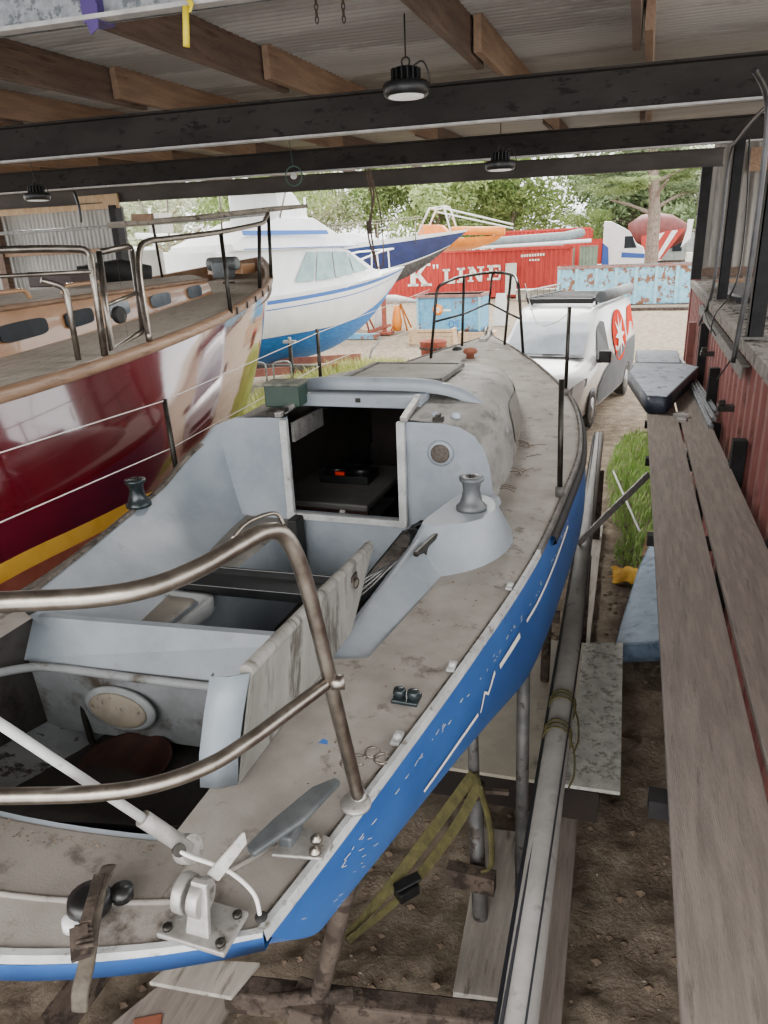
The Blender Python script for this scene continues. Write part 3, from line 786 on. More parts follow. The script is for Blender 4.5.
# bulkhead
hx0, hx1, hz0 = CX-.31, CX+.31, 1.83
g = G(); y = 3.2
ring = [V(p) for p in cabring(3.2)]
rt = [p for p in ring if p.x >= hx1-.001]; 
R_ = [V((hx1, y, 2.335))]+[V((p.x, y, p.z)) for p in reversed(rt[:-1])]
R_ += [V((CX+.74, y, 1.75)), V((hx1, y, 1.75))]
g.poly(R_, (0, .03, 0))
Lq = [V((2*CX-p.x, p.y, p.z)) for p in R_][::-1]
Lq2 = []
Lq2 = [V((CX-.80, 3.2, 1.75)), V((CX-.80, 3.2, 2.2)), V((CX-.72, 3.2, 2.28)), V((CX-.6, 3.2, 2.325)), V((hx0, 3.2, 2.335)), V((hx0, 3.2, 1.75))]
g.poly(Lq2, (0, .03, 0))
g.poly([(hx0, y, hz0), (hx1, y, hz0), (hx1, y, 1.36), (hx0, y, 1.36)], (0, .03, 0))
g.obj('bulkhead', 'gelcoat', boat)
g = G()
for a, b in (((hx0, 3.18, hz0), (hx0, 3.18, 2.33)), ((hx1, 3.18, hz0), (hx1, 3.18, 2.34))): g.bar(a, b, .04, .03, (0, 1, 0))
g.bar((hx0-.02, 3.175, hz0-.01), (hx1+.02, 3.175, hz0-.01), .03, .035)
g.obj('companionway_frame', 'rail_white', boat, bevel=.004)
for side in (1, -1):
    g = G(); g.bar((CX+side*.33, 3.16, 2.355), (CX+side*.31, 3.5, 2.40), .035, .025)
    g.obj('slide_rail', 'cast_alloy', boat, bevel=.004)
# sliding hatch + sea hood arch
g = G(); g.box(CX-.335, CX+.335, 3.47, 3.63, 2.36, 2.40); g.box(CX-.335, CX+.335, 3.44, 3.475, 2.345, 2.41); g.obj('sliding_hatch', 'gelcoat', boat, bevel=.006)
g = G(); g.cbox((CX+.0, 3.435, 2.385), (.025, .012, .022)); g.obj('hatch_latch', 'dark_metal', boat)
g = G(); g.smooth = True; rows = []
for i in range(41):
    a = -1+i/20; x = a*.74
    zt = 2.475-.30*abs(a)**4.0; zb = min(zt-.004, 2.41-.25*abs(a)**4.0)
    if abs(a) > .93: zb = zt-.01
    ly = 3.58+.12*a*a
    rows.append([(CX+x, ly+.0, zb), (CX+x, ly-.005, (zb+zt)/2), (CX+x, ly+.01, zt), (CX+x, ly+.03, zt+.002), (CX+x*.99, ly+.05, zt-.01), (CX+x*.98, ly+.14, zt-.075)])
g.grid(rows); g.obj('hatch_hood', 'gelcoat', boat)
g = G(); g.box(CX-.27, CX+.28, 4.0, 4.55, 2.36, 2.385+.02); g.obj('fore_hatch', 'window_grimy', boat, bevel=.01)
g = G()
for a, b in (((CX-.29, 3.98, 2.40), (CX+.30, 3.98, 2.40)), ((CX-.29, 4.57, 2.40), (CX+.30, 4.57, 2.40)), ((CX-.29, 3.98, 2.40), (CX-.29, 4.57, 2.40)), ((CX+.30, 3.98, 2.40), (CX+.30, 4.57, 2.40))): g.bar(a, b, .03, .025)
g.obj('fore_hatch_frame', 'rail_dark', boat)
# port hole in bulkhead
RX = Matrix.Rotation(PI/2, 3, 'X')
g = G(); g.lathe([(.064, 0), (.064, .008), (.05, .012), (0, .012)], (CX+.5, 3.2, 2.19), 28, RX); o = g.obj('vent_ring', 'gelcoat', boat)
g = G(); g.lathe([(.046, 0), (.046, .016), (.04, .018), (0, .018)], (CX+.5, 3.2, 2.19), 28, RX); g.obj('porthole', 'porthole_mesh', boat)
for dx in (.44, .54):
    g = G(); g.lathe([(.024, 0), (.022, .02), (.012, .026), (0, .026)], (CX+dx, 3.34, 2.33), 16); g.obj('deck_compass', 'navy_lit', boat)
g = G(); g.cbox((CX+.48, 3.24, 2.345), (.05, .035, .025)); g.cbox((CX+.48, 3.24, 2.36), (.02, .045, .02)); g.obj('rope_clutch', 'dark_metal', boat, bevel=.003)
g = G(); g.cbox((CX-.36, 3.21, 2.35), (.1, .045, .03)); g.cbox((CX-.32, 3.22, 2.37), (.03, .05, .02)); g.obj('rope_clutch', 'dark_metal', boat, bevel=.003)
# interior
g = G()
g.box(CX-.3, CX+.3, 3.25, 5.2, 1.30, 1.32); g.obj('cabin_sole', 'dark_interior', boat)
for side in (1, -1):
    g = G(); g.poly([(CX+side*.70, 3.24, 1.3), (CX+side*.55, 5.0, 1.3), (CX+side*.5, 5.0, 2.1), (CX+side*.66, 3.24, 2.2)], (-side*.01, 0, 0)); g.obj('cabin_lining', 'dark_interior', boat)
g = G(); g.box(CX-.5, CX+.5, 5.0, 5.02, 1.3, 2.2); g.obj('cabin_partition', 'dark_interior', boat)
g = G(); g.box(CX+.12, CX+.6, 3.9, 3.93, 1.3, 2.25); g.obj('cabin_partition', 'dark_interior', boat)
g = G(); g.box(CX-.7, CX-.02, 3.55, 4.35, 1.72, 1.76); g.obj('galley_top', 'berth_vinyl', boat, bevel=.01)
g = G(); g.box(CX-.7, CX-.02, 3.55, 3.58, 1.42, 1.72); g.obj('galley_front', 'dark_wood', boat)
g = G(); g.box(CX-.7, CX-.22, 3.3, 3.9, 1.50, 1.53); g.box(CX-.24, CX-.22, 3.3, 3.9, 1.3, 1.5); g.obj('berth', 'berth_vinyl', boat, bevel=.005)
g = G(); g.cbox((CX-.3, 4.0, 1.79), (.32, .22, .05)); g.lathe([(.07, 0), (.07, .03), (0, .03)], (CX-.38, 4.0, 1.815), 16); g.lathe([(.07, 0), (.07, .03), (0, .03)], (CX-.22, 4.0, 1.815), 16)
g.obj('stove', 'black_plastic', boat, bevel=.004)
g = G(); g.cbox((CX-.32, 3.9, 1.83), (.06, .02, .02)); g.obj('stove_knob', 'orange_red', boat)
g = G(); g.bar((CX-.05, 3.25, 1.83), (CX-.02, 3.5, 1.6), .03, .02); g.obj('companionway_step', 'cast_alloy', boat)
g = G(); g.box(CX-.3, CX-.285, 3.24, 3.62, 2.2, 2.3)
g.obj('window_light_panel', 'cast_alloy', boat)  # added pale panel, stands in for window light inside the cabin
# locker lid standing on edge
g = G()
T0 = V((CX+.585, 1.17, 2.25)); T1 = V((CX+.50, 2.2, 2.12)); B1 = V((CX+.53, 1.88, 1.95)); B0 = V((CX+.53, 1.15, 1.955))
def along(a, b, n): return [a+(b-a)*i/n for i in range(n+1)]
n = 12
top = along(T0, T1, n); bot = along(B0, B1, n)
g.smooth = False
th = V((-.018, 0, 0))
g.cur = 1
g.grid([top, bot]); g.grid([[p+th for p in top], [p+th for p in bot]])
# rim at top and end flange
g.cur = 1
g.tube(along(T0+V((-.01, 0, 0)), T1+V((-.01, 0, 0)), 6), .017, 8)
g.cur = 0
fl = V((-.075, -.035, -.0))
g.smooth = True
prof = [T0+V((0, 0, .0)), T0*.7+B0*.3+V((0, -.012, 0)), T0*.35+B0*.65+V((0, -.018, 0)), B0]
g.grid([prof, [p+fl*.5+V((0, -.008, 0)) for p in prof], [p+fl for p in prof], [p+fl+V((0, .012, 0)) for p in prof]])
g.smooth = False
g.grid([bot, [p+th for p in bot]])
g.obj('locker_lid', ['gelcoat', 'lid_face'], boat, solid=.004)
g = G(); c = (T1*.8+T0*.2)+V((.008, -.05, -.03)); g.cbox(c, (.01, .05, .018)); g.tube([c+V((.01, .02*math.cos(a), -.02+.016*math.sin(a))) for a in [2*PI*k/12 for k in range(12)]], .003, 5, closed=True)
g.obj('lid_latch', 'rusty_steel', boat)
# pushpit
g = G()
top = cr([(-2.1, .33, 2.66), (-1.5, .475, 2.655), (-1.05, .605, 2.65), (-.83, .69, 2.65), (-.71, .735, 2.65), (-.645, .785, 2.65), (-.612, .86, 2.65), (-.59, .945, 2.655), (-.57, 1.0, 2.66), (-.553, 1.035, 2.645), (-.54, 1.06, 2.59), (-.53, 1.085, 2.48), (-.512, 1.13, 2.2), (-.505, 1.19, 1.945)], 6)
g.tube(top, .0155, 16); g.obj('pushpit', 'stainless', boat)
g = G()
low = cr([(-2.1, .36, 2.3), (-1.4, .52, 2.3), (-.91, .67, 2.3), (-.76, .72, 2.3), (-.68, .765, 2.3), (-.62, .83, 2.3), (-.585, .91, 2.3), (-.55, 1.02, 2.3), (-.522, 1.11, 2.30)], 6)
g.tube(low, .0135, 16); g.obj('pushpit_lower_rail', 'stainless', boat)
g = G(); g.tube(cr([(-.60, .95, 2.665), (-.585, .98, 2.685), (-.56, 1.03, 2.685), (-.55, 1.04, 2.66)], 5), .004, 6); g.obj('lanyard_eye', 'stainless', boat)
g = G(); g.tube([(-.505, 1.19, 1.93), (-.505, 1.19, 1.965)], [.024, .016], 12); g.lathe([(.035, 0), (.035, .008), (0, .008)], (-.505, 1.17, 1.945), 16); g.obj('pushpit_foot', 'cast_alloy', boat)
g = G(); g.tube([(-.515, 1.11, 2.3), (-.49, 1.12, 2.3)], .016, 10); g.obj('rail_joint', 'stainless', boat)
# stanchions
def stanchion(x, y, h, r=.0125, lean=(0, 0)):
    z = S(y); g = G(); g.tube([(x, y, z), (x+lean[0], y+lean[1], z+h)], r, 10); o = g.obj('stanchion', 'dark_metal', boat)
    g = G(); g.tube([(x, y, z), (x+lean[0]*.1, y+lean[1]*.1, z+.05)], r*1.6, 10); g.obj('stanchion_socket', 'rail_dark', o)
stanchion(-.27, 3.36, .56, .0135, (-.02, .05)); stanchion(-.42, 5.3, .62, .014, (0, 0))
stanchion(-2.19, 3.02, .50, .014, (-.04, .04)); stanchion(-2.26, 5.1, .52, .014, (0, 0))
g = G()
for z1, z2 in ((.5, .62), (.25, .3)):
    pts = cr([(-2.1, .31, 2.64 if z1 > .4 else 2.3), (-2.23, 3.06, S(3.1)+z1), (-2.26, 5.1, S(5.1)+z1), (-1.7, 6.31, 2.75 if z1 > .4 else 2.5)], 5)
    g.tube([(-2.1, .31, 2.5 if z1 > .4 else 2.25), (-2.23, 3.06, S(3.1)+z1-.01), (-2.26, 5.1, S(5.1)+z1-.01), (-1.7, 6.31, 2.78 if z1 > .4 else 2.5)], .0028, 5)
g.obj('lifeline', 'rope_white', boat)
g = G(); g.tube(cr([(-.42, 5.3, 2.66), (-.55, 5.7, 2.55), (-.75, 6.2, 2.5), (-.9, 6.52, 2.8)], 6), .003, 5); g.obj('lifeline', 'rope_white', boat)
# pulpit
g = G()
g.tube(fillet([(-1.70, 6.31, 2.17), (-1.66, 6.42, 2.80), (-1.55, 6.7, 2.86), (-1.36, 7.18, 2.88), (-1.20, 7.1, 2.88), (-1.02, 6.75, 2.86), (-.96, 6.56, 2.78), (-.9, 6.52, 2.19)], .08, 6), .0135, 12)
g.obj('pulpit', 'dark_metal', boat)
g = G(); g.tube([(-1.51, 6.75, 2.2), (-1.5, 6.8, 2.86)], .0125, 10); g.tube([(-1.12, 6.82, 2.22), (-1.08, 6.88, 2.87)], .0125, 10)
g.tube(fillet([(-1.68, 6.35, 2.5), (-1.5, 6.78, 2.53), (-1.33, 7.15, 2.60), (-1.1, 6.85, 2.53), (-.93, 6.53, 2.5)], .06, 5), .010, 8); g.tube([(-1.33, 7.15, 2.60), (-1.3, 7.15, 2.88)], .01, 8)
g.obj('pulpit_braces', 'dark_metal', boat)
g = G(); g.lathe([(.035, 0), (.035, .05), (.06, .06), (.065, .08), (.05, .10), (0, .11)], (-1.33, 6.28, 2.18), 20); g.obj('mushroom_vent', 'brick', boat)
g = G(); g.lathe([(.05, 0), (.05, .03), (.03, .05), (0, .055)], (-1.52, 6.6, 2.2), 18); g.obj('deck_vent', 'black_rubber', boat)
g = G(); g.lathe([(.05, 0), (.05, .012), (.03, .02), (0, .02)], (-1.16, 6.62, 2.21), 18); g.obj('deck_filler', 'cast_alloy', boat)
g = G(); g.bar((-1.33, 6.85, 2.28), (-1.32, 7.2, 2.30), .07, .03)
for dx in (-.025, .025): g.tube([(-1.32+dx, 7.02, 2.3), (-1.32+dx, 7.08, 2.38), (-1.32+dx, 7.14, 2.3)], .008, 6)
g.obj('stemhead_fitting', 'cast_alloy', boat)
g = G(); g.tube(cr([(-1.7, 4.7, 2.42), (-1.69, 4.72, 2.47), (-1.66, 4.78, 2.52)], 4), .008, 6); g.obj('mast_step_pin', 'cast_alloy', boat)
# deck fittings
g = G(); c = V((-.585, 1.05, 1.955))  # horn cleat on angled plate
g.poly([c+V((-.03, -.075, 0)), c+V((.075, -.055, 0)), c+V((.075, .0, 0)), c+V((-.01, .015, 0))], (0, 0, .008))
o = g.obj('cleat_plate', 'cast_alloy', boat, bevel=.003)
g = G(); g.poly([c+V((-.07, -.10, .03)), c+V((-.045, -.115, .03)), c+V((.015, -.0, .03)), c+V((.045, .125, .03)), c+V((.03, .135, .03)), c+V((-.01, .09, .03)), c+V((-.05, -.02, .03))], (0, 0, .016))
g.cbox(c+V((-.01, -.02, .015)), (.03, .06, .035)); g.obj('mooring_cleat', 'winch_grey', boat, bevel=.006)
for dx, dy in ((.055, -.035), (.045, -.005)):
    g = G(); g.lathe([(.013, 0), (.013, .006), (.006, .01), (.006, .012), (0, .012)], c+V((dx, dy-.01, .008)), 14); g.obj('bolt', 'stainless', o)
# fairlead on deck
g = G(); c = V((-.51, 1.58, 1.95)); g.cbox(c, (.075, .055, .012)); 
for s_ in (-1, 1): g.lathe([(.016, 0), (.019, .012), (.016, .024), (0, .026)], c+V((.02*s_, .0, .004)), 14)
g.obj('cam_cleat', 'winch_black', boat, bevel=.003)
# shackles by pushpit foot
g = G()
for k, (x, y) in enumerate(((-.545, 1.30), (-.52, 1.33), (-.49, 1.31), (-.56, 1.27))):
    g.tube([(x+.018*math.cos(a), y+.018*math.sin(a), 1.957+.004*k) for a in [PI*.2+1.6*PI*j/10 for j in range(11)]], .004, 6)
g.obj('shackle', 'stainless', boat)
for y in (1.42, 1.78, 2.35):
    g = G(); x = CX+W(y)-.03; g.lathe([(.009, 0), (.011, .010), (.007, .016), (0, .016)], (x, y, S(y)+.01), 12); g.cbox((x, y, S(y)+.012), (.022, .05, .008)); g.obj('lacing_eye', 'rail_white', boat)
# stern tang fitting (backstay bracket)
t0 = V((-.665, .80, 1.955))
g = G(); g.cbox(t0, (.14, .09, .012)); 
g.poly([t0+V((-.02, -.03, 0)), t0+V((.03, -.03, 0)), t0+V((.02, .0, .1)), t0+V((-.012, .0, .1))], (0, .012, 0))
g.lathe([(.036, -.011), (.036, .011)], t0+V((-.035, .01, .055)), 20, Matrix.Rotation(PI/2, 3, 'Y'))
g.lathe([(.034, -.012), (.034, .012)], t0+V((.0, .005, .06)), 20, Matrix.Rotation(PI/2, 3, 'Y'))
o = g.obj('stern_bracket', 'cast_alloy', boat, bevel=.003)
for dx, dy in ((-.055, -.03), (.055, -.03), (.055, .03), (-.055, .03)):
    g = G(); g.lathe([(.009, 0), (.009, .006), (0, .007)], t0+V((dx, dy, .006)), 12); g.obj('bolt', 'dark_metal', o)
p0 = V((-.89, .675, 2.45)); p1 = V((-.72, .845, 2.085))
g = G(); g.tube([p0+(p0-p1)*.4, p1+(p0-p1)*.12], .0085, 12); g.obj('white_strut', 'white_tube', boat)
g = G(); e1 = p1+(p0-p1)*.24; g.tube([e1, p1+(p1-p0)*.04], .0155, 14)
g.tube([p1+(p1-p0)*.04+V((-.012, .002, -.006)), p1+(p1-p0)*.04+V((.012, -.002, .004))], .027, 16)
g.poly([t0+V((-.0, .03, .09)), t0+V((.02, .03, .08)), t0+V((.05, .09, .12)), t0+V((.045, .095, .14))], (.006, 0, 0))
g.obj('strut_knuckle', 'cast_alloy', boat, bevel=.002)
g = G(); g.tube([p1+V((.0, -.012, .0)), p1+V((.014, -.024, .012))], .012, 10); g.obj('knuckle_bolt', 'dark_metal', boat)
g = G(); g.tube(cr([p1+V((.0, -.02, .01)), p1+V((.03, -.02, .0)), (-.64, .86, 2.03), (-.59, .86, 1.99), (-.575, .85, 1.945)], 8), .004, 8); g.obj('control_line', 'rope_white', boat)
g = G(); g.lathe([(.012, 0), (.012, .003), (0, .003)], (-.572, .848, 1.949), 12); g.obj('line_hole', 'black_rubber', boat)
# leaf litter / fluff caught along seams
g = G(); rnd = random.Random(9)
for i in range(260):
    if i < 110:
        q_ = dk(1.035+rnd.gauss(0, .008), rnd.uniform(-.1, .45)); x, y, z = q_[0], q_[1], q_[2]+.003
    elif i < 190: y = rnd.uniform(3.3, 4.9); x = CX+interp(CB, y)+abs(rnd.gauss(0, .035)); z = S(y)+.02
    else: y = rnd.uniform(1.0, 3.0); x = CX+rnd.uniform(.68, W(y)-.08); z = S(y)+.02
    s_ = rnd.uniform(.003, .010); a = rnd.random()*6.28
    g.add([(x, y, z), (x+s_*math.cos(a), y+s_*math.sin(a), z+.004), (x+s_*math.cos(a+1.2), y+s_*math.sin(a+1.2), z)], [(0, 1, 2)])
for i in range(14):
    y = rnd.uniform(3.3, 4.2); x = CX+interp(CB, y)+.05; a = rnd.uniform(0, 3)
    g.tube(cr([(x, y, S(y)+.02), (x+.06*math.cos(a), y+.05*math.sin(a), S(y)+.03), (x+.11*math.cos(a+.4), y+.09*math.sin(a+.4), S(y)+.02)], 3), .002, 4)
o = g.obj('leaf_litter', 'brown_mud', boat); o['kind'] = 'stuff'
g = G(); g.poly([(CX+.655, 1.33, 1.958), (CX+.68, 1.33, 1.958), (CX+.675, 1.345, 1.958), (CX+.66, 1.35, 1.958)]); 
g.obj('blue_paint_fleck', 'stripe_blue', boat)

# loose things on the boat
t = thing('ratchet_strap', 'dirty webbing strap with rusty ratchet buckle and black block over the stern edge', 'strap', (-.86, .70, 1.96))
g = G(); g.tube(cr([(-.90, .84, 1.985), (-.87, .78, 2.0), (-.84, .72, 1.99), (-.81, .665, 1.97), (-.80, .632, 1.95), (-.80, .622, 1.915)], 5), .015, 8, flat=.25); g.obj('webbing', 'dark_strap', t)
g = G(); g.smooth = True; g.lathe([(.038, 0), (.042, .012), (.038, .03), (.02, .036), (0, .036)], (-.885, .765, 1.962), 20); g.lathe([(.02, 0), (.022, .02), (0, .024)], (-.84, .80, 1.965), 14); g.obj('block', 'black_plastic', t)
g = G(); g.lathe([(.02, 0), (.018, .02), (0, .02)], (-.895, .728, 1.955), 16); g.obj('white_sheave', 'white_paint', t)
g = G(); g.bar((-.885, .80, 2.008), (-.842, .71, 2.003), .02, .006); g.bar((-.85, .70, 2.0), (-.815, .66, 1.985), .03, .01)
for k in range(5): g.tube([(-.86+.008*k, .70-.008*k, 1.996), (-.835+.008*k, .715-.008*k, 1.996)], .004, 6)
g.obj('buckle', 'rusty_steel', t)
t = thing('toolbox', 'dark green box with muddy lid on the cabin roof left of the hatch', 'box', (CX-.49, 3.36, 2.35))
g = G(); c = V((CX-.38, 3.38, 2.365)); R_ = Matrix.Rotation(.1, 3, 'Z')
g.cbox(c+V((0, 0, .055)), (.19, .15, .11), R_); g.obj('body', 'green_box', t, bevel=.006)
g = G(); g.cbox(c+V((0, 0, .116)), (.20, .16, .016), R_); g.obj('lid', 'box_lid_mud', t, bevel=.004)
rnd = random.Random(12)
def heap(c, sx, sy, sz, seed, label, nm='black_sheeting'):
    rn = random.Random(seed); g = G()
    for i in range(16):
        a = rn.random()*6.28; pts = []
        ph = rn.random()*6; tilt = rn.uniform(-.25, .25)
        for k in range(24):
            q = 2*PI*k/24; r = .55+.4*rn.random()*.3+.3*math.sin(2*q+ph)*.3
            pts.append((c[0]+sx*r*math.cos(q)*(1+.1*math.sin(3*q+ph)), c[1]+sy*r*math.sin(q), c[2]+sz*(i/16)+.01*math.sin(q*3+ph)+tilt*.04*math.cos(q)))
        g.tube(pts, .011, 6, closed=True)
    single(g, nm, 'black_plastic', label, 'hose')
heap((CX+.52, 2.98, 1.80), .17, .15, .09, 3, 'coil of black hose on the starboard seat by the bulkhead', 'hose_coil')
g = G()
for k, off in enumerate((-.03, 0, .03, .055)):
    g.tube(cr([(CX+.20+off, 2.05+off, 1.80+.01*k), (CX+.33+off, 2.3, 1.83), (CX+.42+off*.6, 2.6, 1.83+.01*k), (CX+.5, 2.82+off, 1.84)], 6), .018, 8)
single(g, 'black_sleeve', 'black_plastic', 'bundle of glossy black sleeves lying along the starboard seat', 'sleeve')
g = G(); g.cbox((CX-.26, 3.12, 1.62), (.055, .10, .42)); single(g, 'boarding_strap', 'black_rubber', 'upright black padded strut at the foot of the cabin entrance', 'strut', bevel=.01)
g = G(); g.bar((CX-.42, 2.36, 1.80), (CX+.34, 2.42, 1.79), .16, .025); g.bar((CX-.42, 2.44, 1.82), (CX+.34, 2.5, 1.81), .012, .05); g.bar((CX-.42, 2.28, 1.82), (CX+.34, 2.34, 1.81), .012, .03)
single(g, 'black_board', 'black_plastic', 'long black tray lying across the cockpit seats', 'tray', bevel=.004)

# ================================================================== UNDER THE BOAT
def beam(p, q, w, h, nm, mt, lab, cat, group=None, bevel=.004):
    g = G(); g.bar(p, q, w, h); return single(g, nm, mt, lab, cat, group, bevel=bevel)
tr = thing('boat_cradle', 'rusty steel boat cradle with jack and grey props under the blue sailboat', 'cradle', (-.9, 2.2, 0))
g = G(); g.bar((-1.32, 1.66, .38), (-.20, 1.87, .38), .09, .11); g.obj('cross_beam', 'rusty_steel', tr, bevel=.01)
g = G(); g.bar((-2.6, 3.5, .20), (-.1, 3.5, .20), .12, .12); g.obj('cross_beam', 'rusty_steel', tr, bevel=.01)
g = G(); g.bar((-2.0, 1.2, .22), (-2.0, 4.8, .22), .1, .12); g.bar((-.62, 4.0, .20), (-.62, 6.4, .20), .1, .12); g.obj('side_beam', 'rusty_steel', tr, bevel=.01)
for (x, y, zt) in ((-.55, 3.0, 1.33), (-.60, 2.25, 1.38)):
    pass
g = G(); g.tube([(-.47, 2.5, -.05), (-.53, 2.62, .75)], .036, 14); g.tube([(-.53, 2.62, .75), (-.56, 2.68, 1.2)], .026, 12); o = g.obj('prop', 'grey_paint_steel', tr)
g = G(); g.cbox((-.57, 2.7, 1.2), (.12, .16, .05), Matrix.Rotation(-.5, 3, 'Y')); g.obj('prop_pad', 'dark_metal', o, bevel=.01)
g = G(); g.tube([(-.53, 2.62, .73), (-.53, 2.62, .78)], .05, 12); g.bar((-.58, 2.60, .76), (-.38, 2.66, .74), .02, .02); g.obj('prop_nut', 'rusty_steel', o)
g = G(); g.tube([(-.33, 2.85, -.05), (-.38, 3.05, 1.32)], .032, 14); o = g.obj('prop', 'grey_paint_steel', tr)
g = G(); g.cbox((-.40, 3.08, 1.33), (.05, .12, .12)); g.obj('prop_pad', 'rusty_steel', o)
g = G(); g.tube([(-.38, 4.2, -.05), (-.38, 4.25, 1.25)], .03, 12); g.bar((-.7, 4.2, .85), (-.3, 4.2, .85), .05, .07); g.obj('prop', 'rusty_steel', tr)
g = G(); g.tube([(-.98, 1.60, .0), (-.96, 1.62, .34), (-.96, 1.62, .40)], [.07, .06, .05], 12); o = g.obj('jack', 'yellow_paint', tr)
g = G(); g.cbox((-.95, 1.66, .46), (.15, .14, .09)); g.tube([(-.93, 1.68, .48), (-.70, 1.62, 1.35)], .035, 12); g.tube([(-1.1, 1.6, .5), (-.8, 1.72, .5)], .03, 10); g.obj('jack_head', 'rusty_steel', o, bevel=.01)
g = G(); g.cbox((-.98, 1.6, .02), (.26, .26, .08)); g.obj('jack_foot', 'rusty_steel', o)
g = G(); g.bar((-.62, 2.45, .40), (-.4, 2.45, .40), .06, .10); g.obj('prop_bracket', 'rusty_steel', tr)

def strap(pts, w, label):
    t = thing('tie_down_strap', label, 'strap', tuple(pts[-1]), 'olive tie-down straps from the prop')
    P = cr(pts, 6); g = G(); rows = []
    for i, p in enumerate(P):
        d = (P[min(i+1, len(P)-1)]-P[max(i-1, 0)]).normalized(); s_ = d.cross(V((.3, .9, .3))).normalized()*w/2
        rows.append([p-s_, p+s_])
    g.grid(rows); g.obj('webbing', 'olive_web', t, solid=.003); return t
a = strap([(-.53, 2.60, .86), (-.66, 2.42, .70), (-.85, 2.12, .50), (-1.0, 1.90, .42)], .05, 'olive tie-down strap running straight down to the beam, upper of two')
b = strap([(-.50, 2.56, .84), (-.58, 2.45, .68), (-.74, 2.20, .52), (-.93, 1.98, .42)], .045, 'olive tie-down strap with a black ratchet, lower of two')
g = G(); g.cbox((-.735, 2.19, .53), (.10, .06, .05), Matrix.Rotation(.9, 3, 'Z')); g.bar((-.78, 2.16, .56), (-.69, 2.24, .58), .05, .012); g.obj('ratchet', 'black_plastic', b, bevel=.006)
g = G(); g.tube(cr([(-.52, 2.58, .88), (-.44, 2.50, .70), (-.42, 2.46, .50), (-.46, 2.44, .46)], 6), .016, 8, flat=.3)
single(g, 'strap_tail', 'olive_web', 'loose olive strap tail hanging from the nearest prop', 'strap')
g = G(); g.tube(cr([(-.96, 1.94, .42), (-1.02, 1.86, .32), (-1.06, 1.80, .2), (-1.1, 1.78, .05)], 6), .008, 6)
single(g, 'knotted_cord', 'black_line', 'dark knotted cord hanging from the cradle beam', 'cord')

g = G(); g.poly([(-.86, 3.25, .33), (-.02, 3.30, .33), (.125, 3.32, .33), (.11, 4.85, .33), (-.86, 4.75, .33)], (0, 0, .022))
for i, f in enumerate(g.f): pass
t = thing('plywood_sheet', 'cream plywood sheet lying under the mast, weathered at its right end', 'board', (-.4, 4.0, .33))
g = G(); g.poly([(-.86, 3.20, .33), (-.16, 3.24, .33), (-.16, 4.78, .33), (-.86, 4.72, .33)], (0, 0, .022)); g.obj('cream_panel', 'ply_cream', t)
g = G(); g.poly([(-.16, 3.24, .331), (.125, 3.26, .331), (.11, 4.85, .331), (-.16, 4.78, .331)], (0, 0, .022)); g.obj('weathered_end', 'ply_white', t)
beam((-1.2, 3.27, .22), (.02, 3.3, .22), .1, .2, 'timber_bearer', 'dark_interior', 'dark timber bearer under the near edge of the plywood sheet', 'timber')
g = G(); g.poly([(-.52, 2.12, .06), (-.26, 2.16, .06), (-.40, 3.1, .06), (-.58, 3.08, .06)], (0, 0, .035)); single(g, 'ground_plank', 'plank_pale', 'grey brown plank on the dirt between the props', 'plank', 'planks on the dirt', bevel=.003)
g = G(); g.poly([(-.20, 1.95, .05), (-.06, 1.98, .05), (-.085, 3.4, .05), (-.17, 3.4, .05)], (0, 0, .035)); single(g, 'ground_plank', 'plank_wood', 'narrow plank with chalky far end beside the mast', 'plank', 'planks on the dirt', bevel=.003)
g = G(); g.poly([(-.2, 3.5, .06), (-.1, 3.5, .06), (-.16, 8.4, .06), (-.25, 8.4, .06)], (0, 0, .04)); g.poly([(-.2, 3.5, .36), (-.1, 3.5, .36), (-.16, 8.2, .36), (-.25, 8.2, .36)], (0, 0, .04)); 
g = G(); g.poly([(-.21, 5.0, .05), (-.13, 5.0, .05), (-.14, 8.2, .05), (-.24, 8.2, .05)], (0, 0, .05)); single(g, 'ground_plank', 'plank_pale', 'long thin tan batten on the dirt beyond the plywood', 'plank', 'planks on the dirt', bevel=.003)
g = G(); g.poly([(-1.93, 1.45, .05), (-1.45, 1.5, .05), (-1.42, 1.85, .05), (-1.75, 1.85, .05)], (0, 0, .03)); single(g, 'ground_board', 'plank_wood', 'dusty wide board on the dirt below the stern', 'board', bevel=.003)
g = G(); g.poly([(-1.60, 1.56, .44), (-1.26, 1.60, .44), (-1.22, 1.76, .44), (-1.55, 1.68, .44)], (0, 0, .02)); single(g, 'packing_board', 'plank_pale', 'short grey board resting on the cradle beam below the stern', 'board', bevel=.003)
g = G(); g.cbox((-1.72, 1.62, .06), (.12, .07, .06), Matrix.Rotation(.5, 3, 'Z')); single(g, 'broken_brick', 'brick', 'small piece of red brick on the dirt at lower left', 'brick', bevel=.006)
